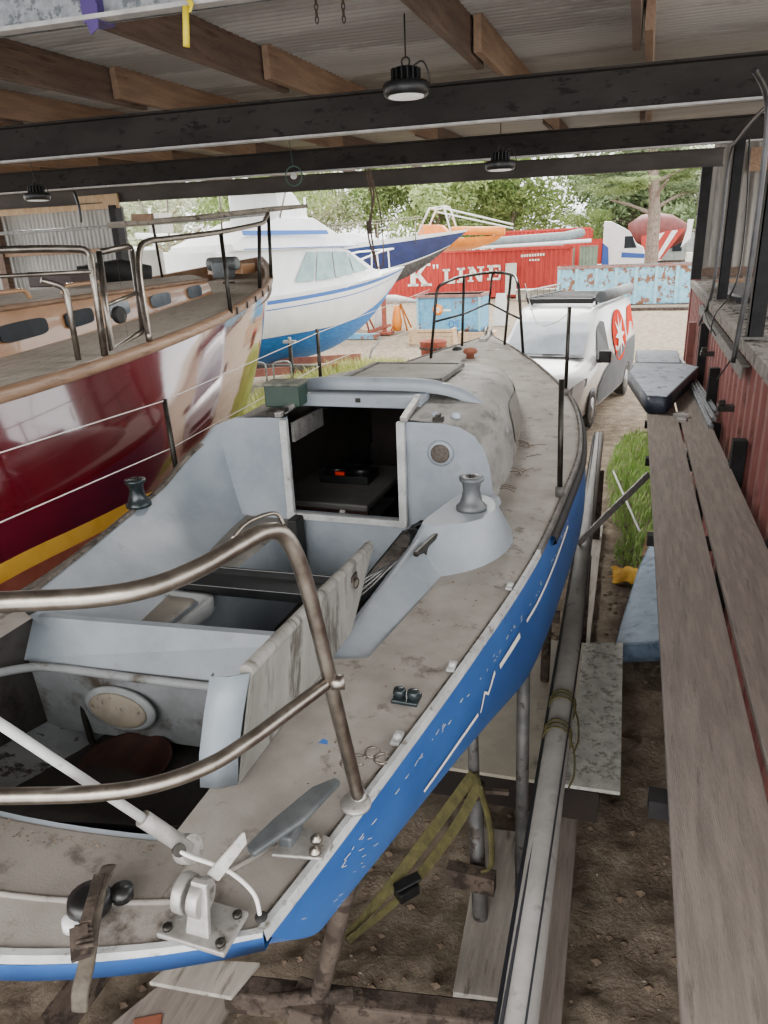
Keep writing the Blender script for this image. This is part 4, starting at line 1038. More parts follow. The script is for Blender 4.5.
# pebbles
g = G(); rnd = random.Random(21)
for i in range(350):
    x = rnd.uniform(-2.2, .95); y = rnd.uniform(1.0, 9); s_ = rnd.uniform(.004, .013)
    c = V((x, y, gz(x, y)+s_*.3)); g.add([c+V((s_, 0, 0)), c+V((0, s_, 0)), c+V((-s_, 0, 0)), c+V((0, -s_, 0)), c+V((0, 0, s_*.8))], [(0, 1, 4), (1, 2, 4), (2, 3, 4), (3, 0, 4)])
o = single(g, 'loose_stones', 'cover_tan', 'small loose stones and crumbs scattered over the dirt', 'stones'); o['kind'] = 'stuff'
g = G()
for i in range(900):
    x = rnd.uniform(-2.0, .95); y = rnd.uniform(1.0, 7.5); s_ = rnd.uniform(.008, .028)
    c = V((x, y, gz(x, y)+s_*.2)); g.add([c+V((s_, 0, 0)), c+V((0, s_, 0)), c+V((-s_, 0, 0)), c+V((0, -s_, 0)), c+V((.2*s_, 0, s_*.7))], [(0, 1, 4), (1, 2, 4), (2, 3, 4), (3, 0, 4)])
o = single(g, 'soil_clods', 'brown_mud', 'dark clods of soil scattered over the dirt', 'soil'); o['kind'] = 'stuff'

# mast
t = thing('aluminium_mast', 'long grey aluminium mast lying beside the blue hull', 'mast', (-.2, 4, .85))
A0 = V((-.165, 1.2, .90)); A1 = V((-.27, 8.6, .95))
g = G(); g.tube([A0, A1], .058, 18); g.obj('mast_tube', 'mast_alu', t)
g = G(); g.bar(A0+V((-.064, 0, .0)), A1+V((-.064, 0, 0)), .012, .03); g.tube([A0+V((-.05, 0, .045)), A0+V((-.04, 2.5, .05)), A1+V((-.05, 0, .05))], .006, 6); g.obj('sail_track', 'black_line', t)
g = G(); g.tube([A0+V((.02, 0, .066)), A0+V((.025, 2.6, .066)), A1+V((0, 0, .066))], .004, 5); g.obj('halyard', 'black_line', t)
for y, sd in ((3.1, 1), (2.85, 2)):
    g = G(); 
    for k in range(3): 
        g.tube([(-.19+.064*math.cos(a), y+.03*k+.02*math.sin(a), .92+.067*math.sin(a)) for a in [2*PI*j/16 for j in range(16)]], .005, 5, closed=True)
    g.tube(cr([(-.14, y+.03, .94), (-.11, y, .88), (-.10, y-.06, .80), (-.12, y-.1, .75)], 5), .005, 5)
    single(g, 'lashing_cord', 'olive_web', 'olive cord lashed round the mast, ' + ('upper knot' if sd == 1 else 'lower knot'), 'cord', 'cord lashings on the mast')
for y in (1.9, 3.35, 5.2, 7.5):
    g = G(); g.box(-.25, -.16, y-.05, y+.05, -.03 if abs(y-3.35) > .3 else .36, .85)
    single(g, 'mast_trestle', 'rusty_steel', {1.9: 'dark block under the near end of the mast', 3.35: 'dark block on the plywood holding up the mast', 5.2: 'dark block under the middle of the mast', 7.5: 'dark block under the far end of the mast'}[y], 'block')

# ================================================================== SCAFFOLD WALKWAY + THINGS ON IT
def plank(pts, z, th, label):
    g = G(); g.poly([(x, y, z) for x, y in pts], (0, 0, th)); return single(g, 'scaffold_plank', 'plank_wood', label, 'plank', 'walkway planks along the container', bevel=.004)
plank([(.215, .5), (.495, .5), (.475, 10.4), (.205, 10.4)], 1.475, .035, 'long grey wooden walkway plank, the left of the two')
plank([(.52, .5), (.83, .5), (.715, 10.5), (.50, 10.5)], 1.475, .035, 'long grey wooden walkway plank beside the container wall')
for i, (y, xl) in enumerate(((1.95, .16), (4.2, .18), (5.9, .185), (7.2, .19), (8.8, .2))):
    g = G(); g.bar((xl, y, 1.44), (.86, y, 1.44), .07, .065)
    g.bar((.84, y, 1.45), (.84, y, .55), .05, .05)
    single(g, 'plank_bracket', 'post_black', ['black steel bracket end nearest the camera under the left plank', 'second black bracket under the planks from the camera', 'black bracket under the planks above the blue cushion', 'black bracket under the planks by the long grass', 'black bracket under the far end of the planks'][i], 'bracket', 'black steel brackets under the walkway')
# diagonal brace and pole
g = G(); g.bar((-.26, 5.1, 1.0), (.21, 5.6, 1.42), .012, .06); single(g, 'flat_brace', 'cast_alloy', 'grey flat steel brace running from the mast to the plank', 'brace', bevel=.002)
g = G(); g.tube([(-.08, 8.7, .5), (.22, 6.9, .45)], .012, 8); single(g, 'white_pole', 'white_paint', 'thin white pole leaning in front of the grass', 'pole')
g = G(); g.box(.44, .58, 7.2, 7.27, 1.51, 1.545); g.box(.47, .55, 7.05, 7.4, 1.5, 1.53); single(g, 'steel_clamp', 'cast_alloy', 'small metal clamp on the planks beside the dark cushion', 'clamp', bevel=.004)
# cushions
def cushion(outline, z, th, nm, mats, label, tilt=None, group=None):
    c = V((sum(p[0] for p in outline)/len(outline), sum(p[1] for p in outline)/len(outline), z))
    t = thing(nm, label, 'cushion', tuple(c), group)
    def ring(s_, zz): return [V((c.x+(x-c.x)*s_, c.y+(y-c.y)*s_, z+zz)) for x, y in outline]
    def tl(L_): return [tilt(p) for p in L_] if tilt else L_
    g = G(); g.smooth = True
    g.grid([tl(ring(.93, 0)), tl(ring(.99, .015)), tl(ring(1.0, th*.5)), tl(ring(.985, th-.015)), tl(ring(.94, th-.003))], closed=True); g.smooth = False
    g.poly(tl(ring(.93, 0))[::-1]); o = g.obj('cushion_side', mats[0], t)
    g = G(); g.smooth = True; rr = [tl(ring(k, th-.004+.012*(1-k*k))) for k in (.945, .8, .6, .4, .2, .02)]; g.grid(rr, closed=True); g.obj('cushion_top', mats[1], t)
    g = G(); g.tube(tl(ring(.975, th-.008)), .006, 6, closed=True); g.obj('piping', mats[0], t)
    return t
def dens(P, n=5):
    out = []
    for i in range(len(P)):
        a = P[i]; b = P[(i+1) % len(P)]
        for k in range(n): out.append((a[0]+(b[0]-a[0])*k/n, a[1]+(b[1]-a[1])*k/n))
    return out
cushion(dens([(.19, 7.35), (.37, 7.3), (.80, 9.3), (.66, 9.55), (.07, 9.6), (.0, 8.9)]), 1.512, .17, 'berth_cushion', ('navy_vinyl', 'navy_lit'), 'dark navy vee shaped berth cushion lying on top of the planks', group='berth cushions')
cushion(dens([(.1, 9.7), (.62, 9.7), (.64, 10.9), (.08, 10.9)]), 1.512, .15, 'berth_cushion', ('navy_vinyl', 'navy_lit'), 'flat grey blue cushion just beyond the vee shaped one', group='berth cushions')
def tl3(p):
    # lean the cushion on its long side
    a = -.62; q = V((p.x-.42, p.y, p.z)); return V((.42+q.x*math.cos(a)+q.z*math.sin(a)*.0, p.y, .02+q.z*math.cos(a)-(q.x)*math.sin(a)*-1*-.0+max(0, (p.x+.02))*.55))
cushion(dens([(.05, 5.05), (.5, 4.95), (.62, 6.9), (.33, 7.0), (.22, 6.4)]), .02, .16, 'berth_cushion', ('blue_tarp', 'blue_tarp'), 'pale blue creased cushion on the ground under the walkway', group='berth cushions', tilt=lambda p: V((p.x, p.y, p.z+.35*max(0, p.x-.02))))
g = G(); rnd = random.Random(5); g.smooth = True; rows = []
for i in range(12):
    rows.append([(.0+.3*i/11+rnd.uniform(-.02, .02), 6.55+.35*k/9+rnd.uniform(-.02, .02), .02+.05*abs(mn.noise(V((i*.9, k*.8, 0))))+.05*math.exp(-((i-5.5)**2+(k-4.5)**2)/14)) for k in range(10)])
g.grid(rows); single(g, 'yellow_rag', 'yellow_rag', 'crumpled yellow rag on the dirt beside the blue cushion', 'rag', solid=.006)
g = G(); g.poly([(.27, 7.2, .05), (.45, 7.3, .05), (.5, 7.75, .1), (.33, 7.7, .14)], (0, 0, .012)); single(g, 'cardboard_piece', 'cardboard', 'torn piece of brown cardboard in the grass', 'cardboard')
# metal rails leaning beside planks
for k in range(3):
    g = G(); x = .725+.05*k; g.bar((x+.01, 6.8+.3*k, 1.53), (x-.06-.05*k, 11.3, 1.53), .046, .04); g.bar((x+.01, 6.8+.3*k, 1.555), (x-.06-.05*k, 11.3, 1.555), .014, .03)
    single(g, 'aluminium_rail', 'galv', ['leftmost of the three aluminium rails by the container', 'middle one of the three aluminium rails by the container', 'rightmost of the three aluminium rails by the container'][k], 'rail', 'aluminium rails lying by the container', bevel=.003)
# grass tufts
def tuft(nm, cx_, cy_, rx_, ry_, n, h, mt, label, seed, z=0):
    rn = random.Random(seed); g = G()
    for i in range(n):
        a = rn.random()*6.28; r = math.sqrt(rn.random()); x = cx_+rx_*r*math.cos(a); y = cy_+ry_*r*math.sin(a)
        hh = h*(.4+.8*rn.random())*(1.1-.5*r); la = rn.random()*6.28; ln = hh*rn.uniform(.1, .6); w = .006+.006*rn.random()
        if h > .5: w *= 1.8
        dx, dy = math.cos(la), math.sin(la); px, py = -dy*w, dx*w
        g.add([(x-px, y-py, z), (x+px, y+py, z), (x+dx*ln*.4+px*.7, y+dy*ln*.4+py*.7, z+hh*.6), (x+dx*ln*.4-px*.7, y+dy*ln*.4-py*.7, z+hh*.6), (x+dx*ln, y+dy*ln, z+hh)], [(0, 1, 2, 3), (3, 2, 4)])
    o = single(g, nm, mt, label, 'grass'); o['kind'] = 'stuff'; return o
tuft('grass_patch', .27, 10.2, .45, 2.6, 2600, .17, 'grass_green', 'bright green grass growing beside the walkway planks', 1)
tuft('grass_patch', .25, 7.4, .25, .6, 500, .1, 'grass_green', 'short sparse grass on the dirt near the yellow rag', 2)
tuft('tall_grass', -6.2, 15.2, 1.6, 3.4, 9000, .75, 'grass_dry', 'tall yellow green weeds beyond the cabin of the sailboat', 3)
tuft('tall_grass', -5.6, 12.2, 1.5, 1.6, 4500, .6, 'grass_dry', 'weedy grass just past the burgundy bow', 4)

# ================================================================== CONTAINER RIGHT
ct = thing('shipping_container', 'dark red shipping container with dusty roof along the right side', 'container', (2.0, 6, 0))
YA, YB = .8, 13.8
def cxx(y): return .86+.008*(y-4.8)
def czz(y): return 2.33+.014*(y-4.8)
g = G(); rows = [[], []]; y = YA; i = 0
prof = [0, 0, .036, .036]
while y < YB:
    for dy, dx in ((0, 0), (.072, 0), (.068, .036), (.07, .036), (.068, 0)):
        pass
    for dx, st in ((0, .0), (0, .10), (.04, .05), (.04, .10), (0, .05)):
        y += st*1.0
        if st == 0: continue
        rows[0].append((cxx(y)+dx, y, .12)); rows[1].append((cxx(y)+dx, y, czz(y)-.1))
    i += 1
g.grid(rows); g.obj('corrugated_side', 'container_red', ct)
g = G(); g.bar((cxx(YA)-.005, YA, czz(YA)-.05), (cxx(YB)-.005, YB, czz(YB)-.05), .06, .1); g.bar((cxx(YA), YA, .08), (cxx(YB), YB, .08), .06, .16); g.obj('side_rail', 'container_top', ct)
g = G(); g.box(cxx(YB)-.02, cxx(YB)+.12, YB-.1, YB+.05, 0, czz(YB)+.01); g.obj('corner_post', 'container_red', ct)
g = G(); rows = []; y = YA
while y < YB:
    z = czz(y); rows.append([(cxx(y)+.02, y, z-.005), (3.3, y, z-.005)]); y += .11
    rows.append([(cxx(y)+.02, y, z-.005), (3.3, y, z-.005)]); y += .03
    rows.append([(cxx(y)+.02, y, z-.022), (3.3, y, z-.022)]); y += .08
    rows.append([(cxx(y)+.02, y, z-.022), (3.3, y, z-.022)]); y += .03
g.grid(rows); g.obj('roof_panel', 'container_top', ct)
g = G(); g.box(cxx(YB), 3.3, YB, YB+.04, .1, 2.42); g.box(3.28, 3.3, YA, YB, .1, 2.3); g.obj('end_panel', 'container_red', ct)
# grey angle strip + hooks
g = G(); g.bar((.83, 5.9, 2.20), (.86, 10.6, 2.28), .05, .012); g.bar((.805, 5.9, 2.155), (.835, 10.6, 2.235), .012, .1)
single(g, 'angle_strip', 'rail_dark', 'dark grey steel angle fixed along the top of the container wall', 'strip')
for i, (y, z0, z1, lab) in enumerate(((11.8, .2, 1.95, 'maroon upright post at the far corner of the container'), (9.6, .9, 2.15, 'black upright post behind the dark cushion'), (7.9, .8, 1.88, 'short black upright post in the middle of the container wall'), (5.6, .6, 1.72, 'black upright post nearest the camera on the container wall'))):
    g = G(); x = cxx(y)-.06; g.box(x-.045, x+.05, y-.05, y+.05, z0-.6, z1)
    single(g, 'wall_post', 'container_red' if i == 0 else 'post_black', lab, 'post', 'upright posts against the container', bevel=.004)
for i, (y, z) in enumerate(((8.9, 1.86), (6.6, 1.72))):
    g = G(); x = cxx(y)-.07; g.box(x-.06, x+.08, y-.05, y+.05, z, z+.05); g.box(x-.05, x, y-.03, y+.03, z+.05, z+.09)
    single(g, 'lock_box', 'dark_metal', ['small black bracket box on the container wall, far one', 'small black bracket box on the container wall, near one'][i], 'bracket', 'small black boxes on the container wall', bevel=.003)
g = G(); g.tube([(.80, 6.3, 2.25), (.74, 6.8, 1.95)], .006, 5); g.tube([(.80, 9.4, 2.3), (.78, 8.6, 2.25), (.79, 7.8, 2.21)], .006, 5)
single(g, 'bent_rod', 'black_line', 'thin bent rod hooked over the container edge', 'rod')
g = G(); g.smooth = True; rows = []
for i in range(14):
    rows.append([(1.1+.11*k, 9.2+.2*i, czz(9.2+.2*i)+.02+.07*abs(mn.noise(V((i*.6, k*.5, 0))))+.03*abs(math.sin(k*1.3+i*.4))) for k in range(18)])
g.grid(rows); single(g, 'black_tarp', 'tarp_black', 'crumpled black tarpaulin lying on the container roof', 'tarpaulin', solid=.004)
g = G(); 
for i in range(7):
    rn = random.Random(i); y = 7.0+.28*i
    g.smooth = True
    g.tube(cr([(.98, y, czz(y)+.02), (1.2, y+rn.uniform(-.1, .1), czz(y)+.035), (1.6, y+rn.uniform(-.1, .15), czz(y)+.03), (2.1, y+rn.uniform(-.1, .1), czz(y)+.02)], 4), .035, 8, flat=.5)
o = single(g, 'dusty_sacking', 'rail_dark', 'dusty folds of old sheeting on the container roof', 'sheeting')
g = G(); g.bar((1.15, 12.3, 2.50), (2.6, 12.2, 2.50), .09, .05); single(g, 'roof_plank', 'timber_light', 'tan timber length on the container roof by the cladding', 'timber', bevel=.004)

# ================================================================== BURGUNDY YACHT
YX = -4.85
ya = thing('varnished_yacht', 'large burgundy hulled yacht with teak deck and varnished coachroof at left', 'boat', (YX, 4, .3))
YW = [(-3, 1.7), (0, 1.98), (2.6, 2.0), (4.06, 1.86), (5.4, 1.64), (6.8, 1.27), (7.6, .95), (8.3, .60), (8.9, .24), (9.25, .01)]
def yw(y): return max(.005, sinterp(YW, y))
def ysz(y): return 2.52+.0095*max(0, y-1.5)**2-.0*y
def ydz(y): return interp([(-3, 2.46), (3, 2.5), (5.4, 2.58), (7.45, 2.71), (9.2, 2.92)], y)
YPR = [(0, 1.0), (.1, 1.02), (.25, 1.05), (.4, 1.06), (.55, 1.04), (.7, .94), (.82, .74), (.92, .42), (1, .06)]
def yh(y, f, side):
    D_ = 2.1*f
    k = interp([(-3, 0), (4.5, 0), (6, -.22), (7.6, -.5), (9.25, -.95)], y)
    fw = sinterp(YPR, f)
    # finer sections forward
    fine = interp([(4, 0), (7, .35), (9.25, 1)], y)
    fw = fw*(1-fine)+(1-f**1.2)*fine
    return V((YX+side*max(.02, yw(y)*fw), y+k*D_*(.5+.5*f), ysz(y)-D_))
YY = [-3+i*12.25/70 for i in range(71)]
FF = [i/24 for i in range(25)]
g = G(); g.smooth = True
def rng(a, b): return [f for f in FF if a-.001 <= f <= b+.001]
# boundaries as constant z: use per-station fractions
def frac_z(y, z): return max(.02, min(.98, (ysz(y)-z)/2.1))
def ywl(y): return interp([(2.5, 1.80), (3.4, 1.75), (4.1, 1.68), (4.8, 1.63), (6.9, 1.66), (9, 1.9)], y)
for side in (1, -1):
    bands = [(lambda y: 0, lambda y: frac_z(y, ywl(y)), 0, 14), (lambda y: frac_z(y, ywl(y)), lambda y: frac_z(y, ywl(y)-.09), 1, 1), (lambda y: frac_z(y, ywl(y)-.09), lambda y: frac_z(y, ywl(y)-.26), 2, 2),
             (lambda y: frac_z(y, ywl(y)-.26), lambda y: frac_z(y, ywl(y)-.36), 1, 1), (lambda y: frac_z(y, ywl(y)-.36), lambda y: 1.0, 2, 8)]
    for fa, fb, mi_, n in bands:
        g.cur = mi_
        g.grid([[yh(y, fa(y)+(fb(y)-fa(y))*k/n, side) for k in range(n+1)] for y in YY])
g.obj('hull', ['burgundy', 'boot_yellow', 'burgundy_low'], ya, weld=True)
g = G(); g.smooth = True
g.grid([[(YX+yw(y)*u, y, ydz(y)+.03*(1-u*u)) for u in [-1+k/8 for k in range(17)]] for y in YY]); g.obj('deck', 'teak_deck', ya)
for side in (1, -1):
    g = G(); rows = []
    for y in YY:
        w = yw(y)
        w2 = max(0, w-.07); rows.append([(YX+side*w2, y, ydz(y)-.01), (YX+side*w2, y, ysz(y)+.02), (YX+side*(w+.0), y, ysz(y)+.03), (YX+side*(w+.025), y, ysz(y)+.01), (YX+side*(w+.03), y, ysz(y)-.03), (YX+side*(w+.005), y, ysz(y)-.045)])
    g.smooth = True; g.grid(rows); g.obj('bulwark_rail', 'teak', ya)
g = G()
for i in range(5):
    y = 5.6+.33*i; w = yw(y)+.037
    g.bar((YX+w, y, ysz(y)+.0), (YX+yw(y+.03)+.037, y+.03, ysz(y)+.0), .01, .06)
g.obj('scupper', 'dark_metal', ya)
# coachroof
cb = [(-1, -3.6), (2, -3.72), (3.7, -3.93), (5.1, -4.2), (7.45, -4.57)]
def cbx(y): return interp(cb, y)
CY = [-1+i*(7.45+1)/30 for i in range(31)]
g = G(); g.smooth = True
def czt(y): return 2.80+.012*y
g.grid([[(cbx(y), y, ydz(y)), (cbx(y)-.03, y, (ydz(y)+czt(y))/2+.02), (cbx(y)-.07, y, czt(y))] for y in CY])
g.grid([[(2*YX-cbx(y), y, ydz(y)), (2*YX-cbx(y)+.07, y, czt(y))] for y in CY])
y = 7.45; g.smooth = False
g.add([(cbx(y), y, ydz(y)), (cbx(y)-.07, y-.05, czt(y)), (2*YX-cbx(y)+.07, y-.05, czt(y)), (2*YX-cbx(y), y, ydz(y))], [(0, 1, 2, 3)])
g.obj('coachroof_side', 'varnish', ya)
g = G(); g.smooth = True
g.grid([[(cbx(y)-.065+(2*YX-2*cbx(y)+.13)*k/8, y, czt(y)+.06*(1-(k/4-1)**2)) for k in range(9)] for y in CY]); g.obj('coachroof_top', 'teak_deck', ya)
g = G(); g.smooth = True
g.tube([(cbx(y)-.06, y, czt(y)) for y in CY], .022, 8); g.obj('roof_moulding', 'teak', ya)
for i, (y0, y1, mt) in enumerate(((3.75, 4.3, 'smoked_glass'), (4.55, 4.95, 'smoked_glass'), (5.22, 5.55, 'smoked_glass_pale'), (5.98, 6.38, 'smoked_glass_pale'), (6.82, 7.15, 'smoked_glass_pale'), (2.4, 3.0, 'smoked_glass'))):
    g = G(); z0 = (ydz(y0)+czt(y0))/2-.06; z1 = z0+.12
    c0 = V((cbx(y0)-.025, y0, (z0+z1)/2)); c1 = V((cbx(y1)-.025, y1, (z0+z1)/2+.02))
    d = c1-c0; L_ = d.length; d.normalize(); up = V((-.12, 0, 1)).normalized(); hh = .06; P = []
    for a in [2*PI*k/28 for k in range(28)]:
        ca, sa = math.cos(a), math.sin(a)
        P.append((c0+c1)/2+d*(L_/2*math.copysign(abs(ca)**.45, ca))+up*(hh*math.copysign(abs(sa)**.45, sa))+V((.012, 0, 0)))
    g.poly(P, (.012, .004, 0)); g.obj('window', mt, ya)
g = G()
for (ya0, yb0) in ((3.7, 4.5), (4.9, 5.6)):
    g.tube(fillet([(cbx(ya0)-.25, ya0, czt(ya0)+.0), (cbx(ya0)-.25, ya0+.05, czt(ya0)+.09), (cbx(yb0)-.25, yb0-.05, czt(yb0)+.09), (cbx(yb0)-.25, yb0, czt(yb0))], .05), .018, 8)
g.obj('grab_rail', 'varnish', ya)
g = G(); g.cbox((-5.2, 5.9, 2.99), (.5, .5, .14)); g.obj('skylight_hatch', 'dark_wood', ya, bevel=.01)
g = G(); g.lathe([(.09, 0), (.09, .06), (.12, .08), (.1, .12), (0, .13)], (-5.35, 5.0, 2.92), 18); g.obj('dorade_vent', 'winch_grey', ya)
# windlass + chocks on foredeck
g = G(); g.cbox((-4.75, 8.05, 2.98), (.22, .2, .2)); g.lathe([(.08, -.2), (.08, .2)], (-4.75, 8.05, 3.05), 16, Matrix.Rotation(PI/2, 3, 'Y')); g.obj('windlass', 'winch_grey', ya, bevel=.02)
g = G(); g.cbox((-4.9, 8.5, 2.98), (.5, .35, .12)); g.obj('deck_locker', 'varnish', ya, bevel=.01)
g = G(); g.cbox((-4.2, 7.2, 2.86), (.12, .05, .02)); g.obj('deck_cleat', 'black_rubber', ya)
# rails
def ypost(x, y, x2, y2, z0, z1, r=.018):
    g = G(); g.tube([(x, y, z0), (x2, y2, z1)], r, 10); g.obj('stanchion', 'dark_metal', ya)
ypost(-3.21, 5.48, -3.34, 5.68, 2.67, 3.32)
ypost(-3.62, 6.80, -3.66, 7.0, 2.80, 3.44, .02)
ypost(-3.86, 7.55, -3.93, 7.75, 2.88, 3.56, .02)
ypost(-5.6, 8.0, -5.35, 7.6, 2.85, 3.52, .016)
g = G()
g.tube(cr([(-2.98, 4.02, 2.62), (-3.08, 4.15, 3.0), (-3.12, 4.25, 3.18), (-3.15, 4.4, 3.235), (-3.2, 4.7, 3.255), (-3.34, 5.68, 3.32), (-3.64, 7.0, 3.43), (-3.85, 7.5, 3.49), (-3.93, 7.75, 3.56)], 6), .022, 10); g.obj('guard_rail', 'stainless', ya)
g = G(); g.tube(cr([(-3.93, 7.75, 3.56), (-4.6, 8.6, 3.6), (-5.2, 8.2, 3.56), (-6.3, 6.6, 3.46), (-6.9, 4.6, 3.36)], 6), .018, 8); g.obj('guard_rail', 'rail_white', ya)
# boarding gate: aft rail loop
g = G(); z = 0
g.tube(fillet([(-3.02, 3.62, 2.58), (-3.13, 3.78, 3.19), (-3.28, 3.55, 3.20), (-3.75, 3.0, 3.20), (-4.4, 2.2, 3.2)], .07), .022, 10)
g.tube(fillet([(-3.16, 3.55, 2.56), (-3.2, 3.6, 2.98), (-3.28, 3.5, 3.03)], .05), .018, 8)
g.tube([(-3.1, 3.74, 3.06), (-3.7, 3.05, 3.06)], .012, 8); g.obj('guard_rail', 'stainless', ya)
g = G(); q = [(-3.10, 3.82, 3.17), (-3.19, 4.26, 3.21), (-3.04, 4.05, 2.68), (-2.93, 3.58, 2.62)]
g.tube(cr(fillet([q[0], q[1], q[2], q[3]], .06)+[], 1)+[V(q[0])], .019, 10); m1 = V(q[0])*.45+V(q[3])*.55; m2 = V(q[1])*.45+V(q[2])*.55
g.tube([m1, m2], .012, 8); g.tube([V(q[0])*.5+V(q[1])*.5, V(q[2])*.5+V(q[3])*.5], .001, 4); g.obj('boarding_gate', 'stainless', ya)
g = G(); g.lathe([(.05, -.02), (.055, 0), (.05, .02)], (-3.05, 3.85, 2.80), 16, Matrix.Rotation(PI/2, 3, 'Y')); g.obj('gate_lock', 'black_rubber', ya)
g = G(); pt = cr([(-6.3, 6.2, 2.86), (-6.0, 6.3, 3.0), (-5.4, 6.6, 3.03), (-4.9, 6.9, 3.0), (-4.75, 7.0, 2.9)], 6)
g.tube([(-5.45, 6.35, 3.0), (-5.1, 6.6, 3.02), (-4.85, 6.75, 2.99)], [.1, .13, .08], 12)
single(g, 'black_fender', 'black_rubber', 'long black cover bundle lying on the yacht coachroof', 'bundle')
g = G(); g.tube([(-5.5, 7.0, 3.50), (-4.6, 7.35, 3.54), (-3.85, 7.7, 3.60), (-3.5, 7.87, 3.62)], [.03, .03, .028, .02], 10)
single(g, 'boom_pole', 'cover_tan', 'long dull brown pole lying across the yacht bow rail', 'pole')
g = G(); g.cbox((-5.15, 7.15, 3.565), (.22, .09, .07), Matrix.Rotation(.35, 3, 'Z')); single(g, 'pole_chock', 'timber_light', 'small tan wooden block sitting on the brown pole', 'block')
# cradle under yacht
for i, (x, y) in enumerate(((-4.0, 2), (-5.7, 2), (-4.1, 6.2), (-5.6, 6.2))):
    g = G(); g.bar((x, y, -.03), (x, y, .95), .12, .12, (0, 1, 0)); single(g, 'yacht_prop', 'rusty_steel', 'rusty prop under the burgundy yacht, ' + ['near right', 'near left', 'far right', 'far left'][i], 'prop', 'props under the burgundy yacht')

# ================================================================== YARD: generic motor/sail boats
def boathull(t, L_, wmax, z0, zs, zb, ms, wl, bowrise=.5, rake=1.2, cx=0, parts='hull', flare=1.0, transform=None, split=2):
    """local coordinates: bow at +y; z0 keel, zs sheer at stern, zb rise at bow"""
    n = 28; rows_all = []
    for i in range(n+1):
        t_ = i/n; y = -L_/2+L_*t_
        w = wmax*(1-max(0, (t_-.35)/.65)**2.4)*.5+.005
        sh = zs+bowrise*t_**2
        kz = z0+(sh-z0)*.0+max(0, (t_-.55)/.45)**2.2*(sh-z0)*.62
        rows_all.append((y, w, sh, kz, t_))
    def P(r, f, side):
        y, w, sh, kz, t_ = r
        ww = w*(1-f**2.6)**.8*(1-.18*f*(t_ > .5)*(t_-.5)*2)
        return V((cx+side*ww, y+rake*max(0, t_-.5)*2*(1-f)*.5*(t_**2), sh+(kz-sh)*f))
    g = G(); g.smooth = True
    for side in (1, -1):
        for (fa, fb, mi_) in wl:
            g.cur = mi_
            g.grid([[P(r, fa+(fb-fa)*k/6, side) for k in range(7)] for r in rows_all])
    # transom and deck
    g.smooth = False; r = rows_all[0]
    for (fa, fb, mi_) in wl:
        g.cur = mi_
        g.grid([[P(r, fa+(fb-fa)*k/6, 1), P(r, fa+(fb-fa)*k/6, -1)] for k in range(7)])
    o = g.obj(parts, ms, t)
    g = G(); g.grid([[P(r, 0, -1), P(r, 0, 1)] for r in rows_all]); g.obj('deck', ms[0] if len(ms) else 'boat_white', t)
    return lambda tt, side, f=0: P(rows_all[int(tt*n)], f, side), rows_all

def place(name, label, cat, loc, yaw, group=None):
    """yaw: heading of local +Y, in degrees clockwise from world +Y"""
    return thing(name, label, cat, loc, group, rotz=-math.radians(yaw), local=True)

# white & blue flybridge cruiser: bow towards the right
mc = place('motor_cruiser', 'white flybridge motor cruiser with blue bottom behind the burgundy bow', 'boat', (-8.85, 17.6, 0), 24)
hp, rr = boathull(mc, 8.4, 3.0, .45, 2.18, 0, ['boat_white', 'antifoul_blue', 'stripe_blue'], [(0, .05, 0), (.05, .10, 2), (.10, .16, 0), (.16, .175, 2), (.175, .54, 0), (.54, .555, 2), (.555, 1, 1)], bowrise=.5, rake=1.8)
# cabin (local: bow +y)
def prism_cabin(t, nm, mt, secs):
    g = G(); g.smooth = False
    rows = []
    for (y, w, z0, z1, wt) in secs: rows.append([(w, y, z0), (wt, y, z1), (-wt, y, z1), (-w, y, z0)])
    g.grid(rows, closed=True)
    g.poly(rows[0][::-1]); g.poly(rows[-1]); return g.obj(nm, mt, t, bevel=.03)
_before = set(o.name for o in mc.children)
prism_cabin(mc, 'cabin', 'boat_white', [(-3.6, 1.3, 1.9, 3.0, 1.2), (.3, 1.3, 2.0, 3.05, 1.15), (.75, 1.25, 2.1, 2.95, 1.0), (2.0, .95, 2.2, 2.42, .75), (2.3, .8, 2.3, 2.4, .6)])
prism_cabin(mc, 'flybridge', 'boat_white', [(-3.2, 1.35, 3.0, 3.15, 1.3), (-1.6, 1.3, 3.0, 3.75, 1.1), (-.4, 1.2, 3.02, 3.72, 1.0), (.5, 1.2, 3.02, 3.25, 1.1), (1.0, 1.1, 3.0, 3.08, 1.05)])
prism_cabin(mc, 'bimini', 'boat_cream', [(-3.4, 1.1, 4.35, 4.4, 1.0), (-2.4, 1.15, 4.5, 4.56, 1.0), (-1.1, 1.1, 4.42, 4.48, .95)])
prism_cabin(mc, 'flybridge_screen', 'boat_white', [(-1.5, 1.0, 3.7, 4.35, .9), (-.9, .95, 3.7, 4.3, .85), (-.5, .9, 3.7, 3.9, .8)])
for s_ in (1, -1):
    wins = [[(.38, 2.28), (-.25, 2.25), (-.05, 2.93), (.38, 2.93)], [(.45, 2.28), (1.15, 2.36), (1.0, 2.90), (.45, 2.93)], [(-.95, 2.25), (-.33, 2.25), (-.13, 2.93), (-.4, 2.93)], [(1.22, 2.37), (1.95, 2.44), (1.10, 2.88), (1.08, 2.88)]]
    wins = [[(a-.5, b) for a, b in w_] for w_ in wins]
    for w_ in wins:
        g = G(); g.poly([(s_*(1.325-.13*(z-2.0)/1.05 - max(0, y-.3)*.22), y, z) for y, z in w_], (s_*.01, 0, 0)); g.obj('window', 'glass_teal', mc)
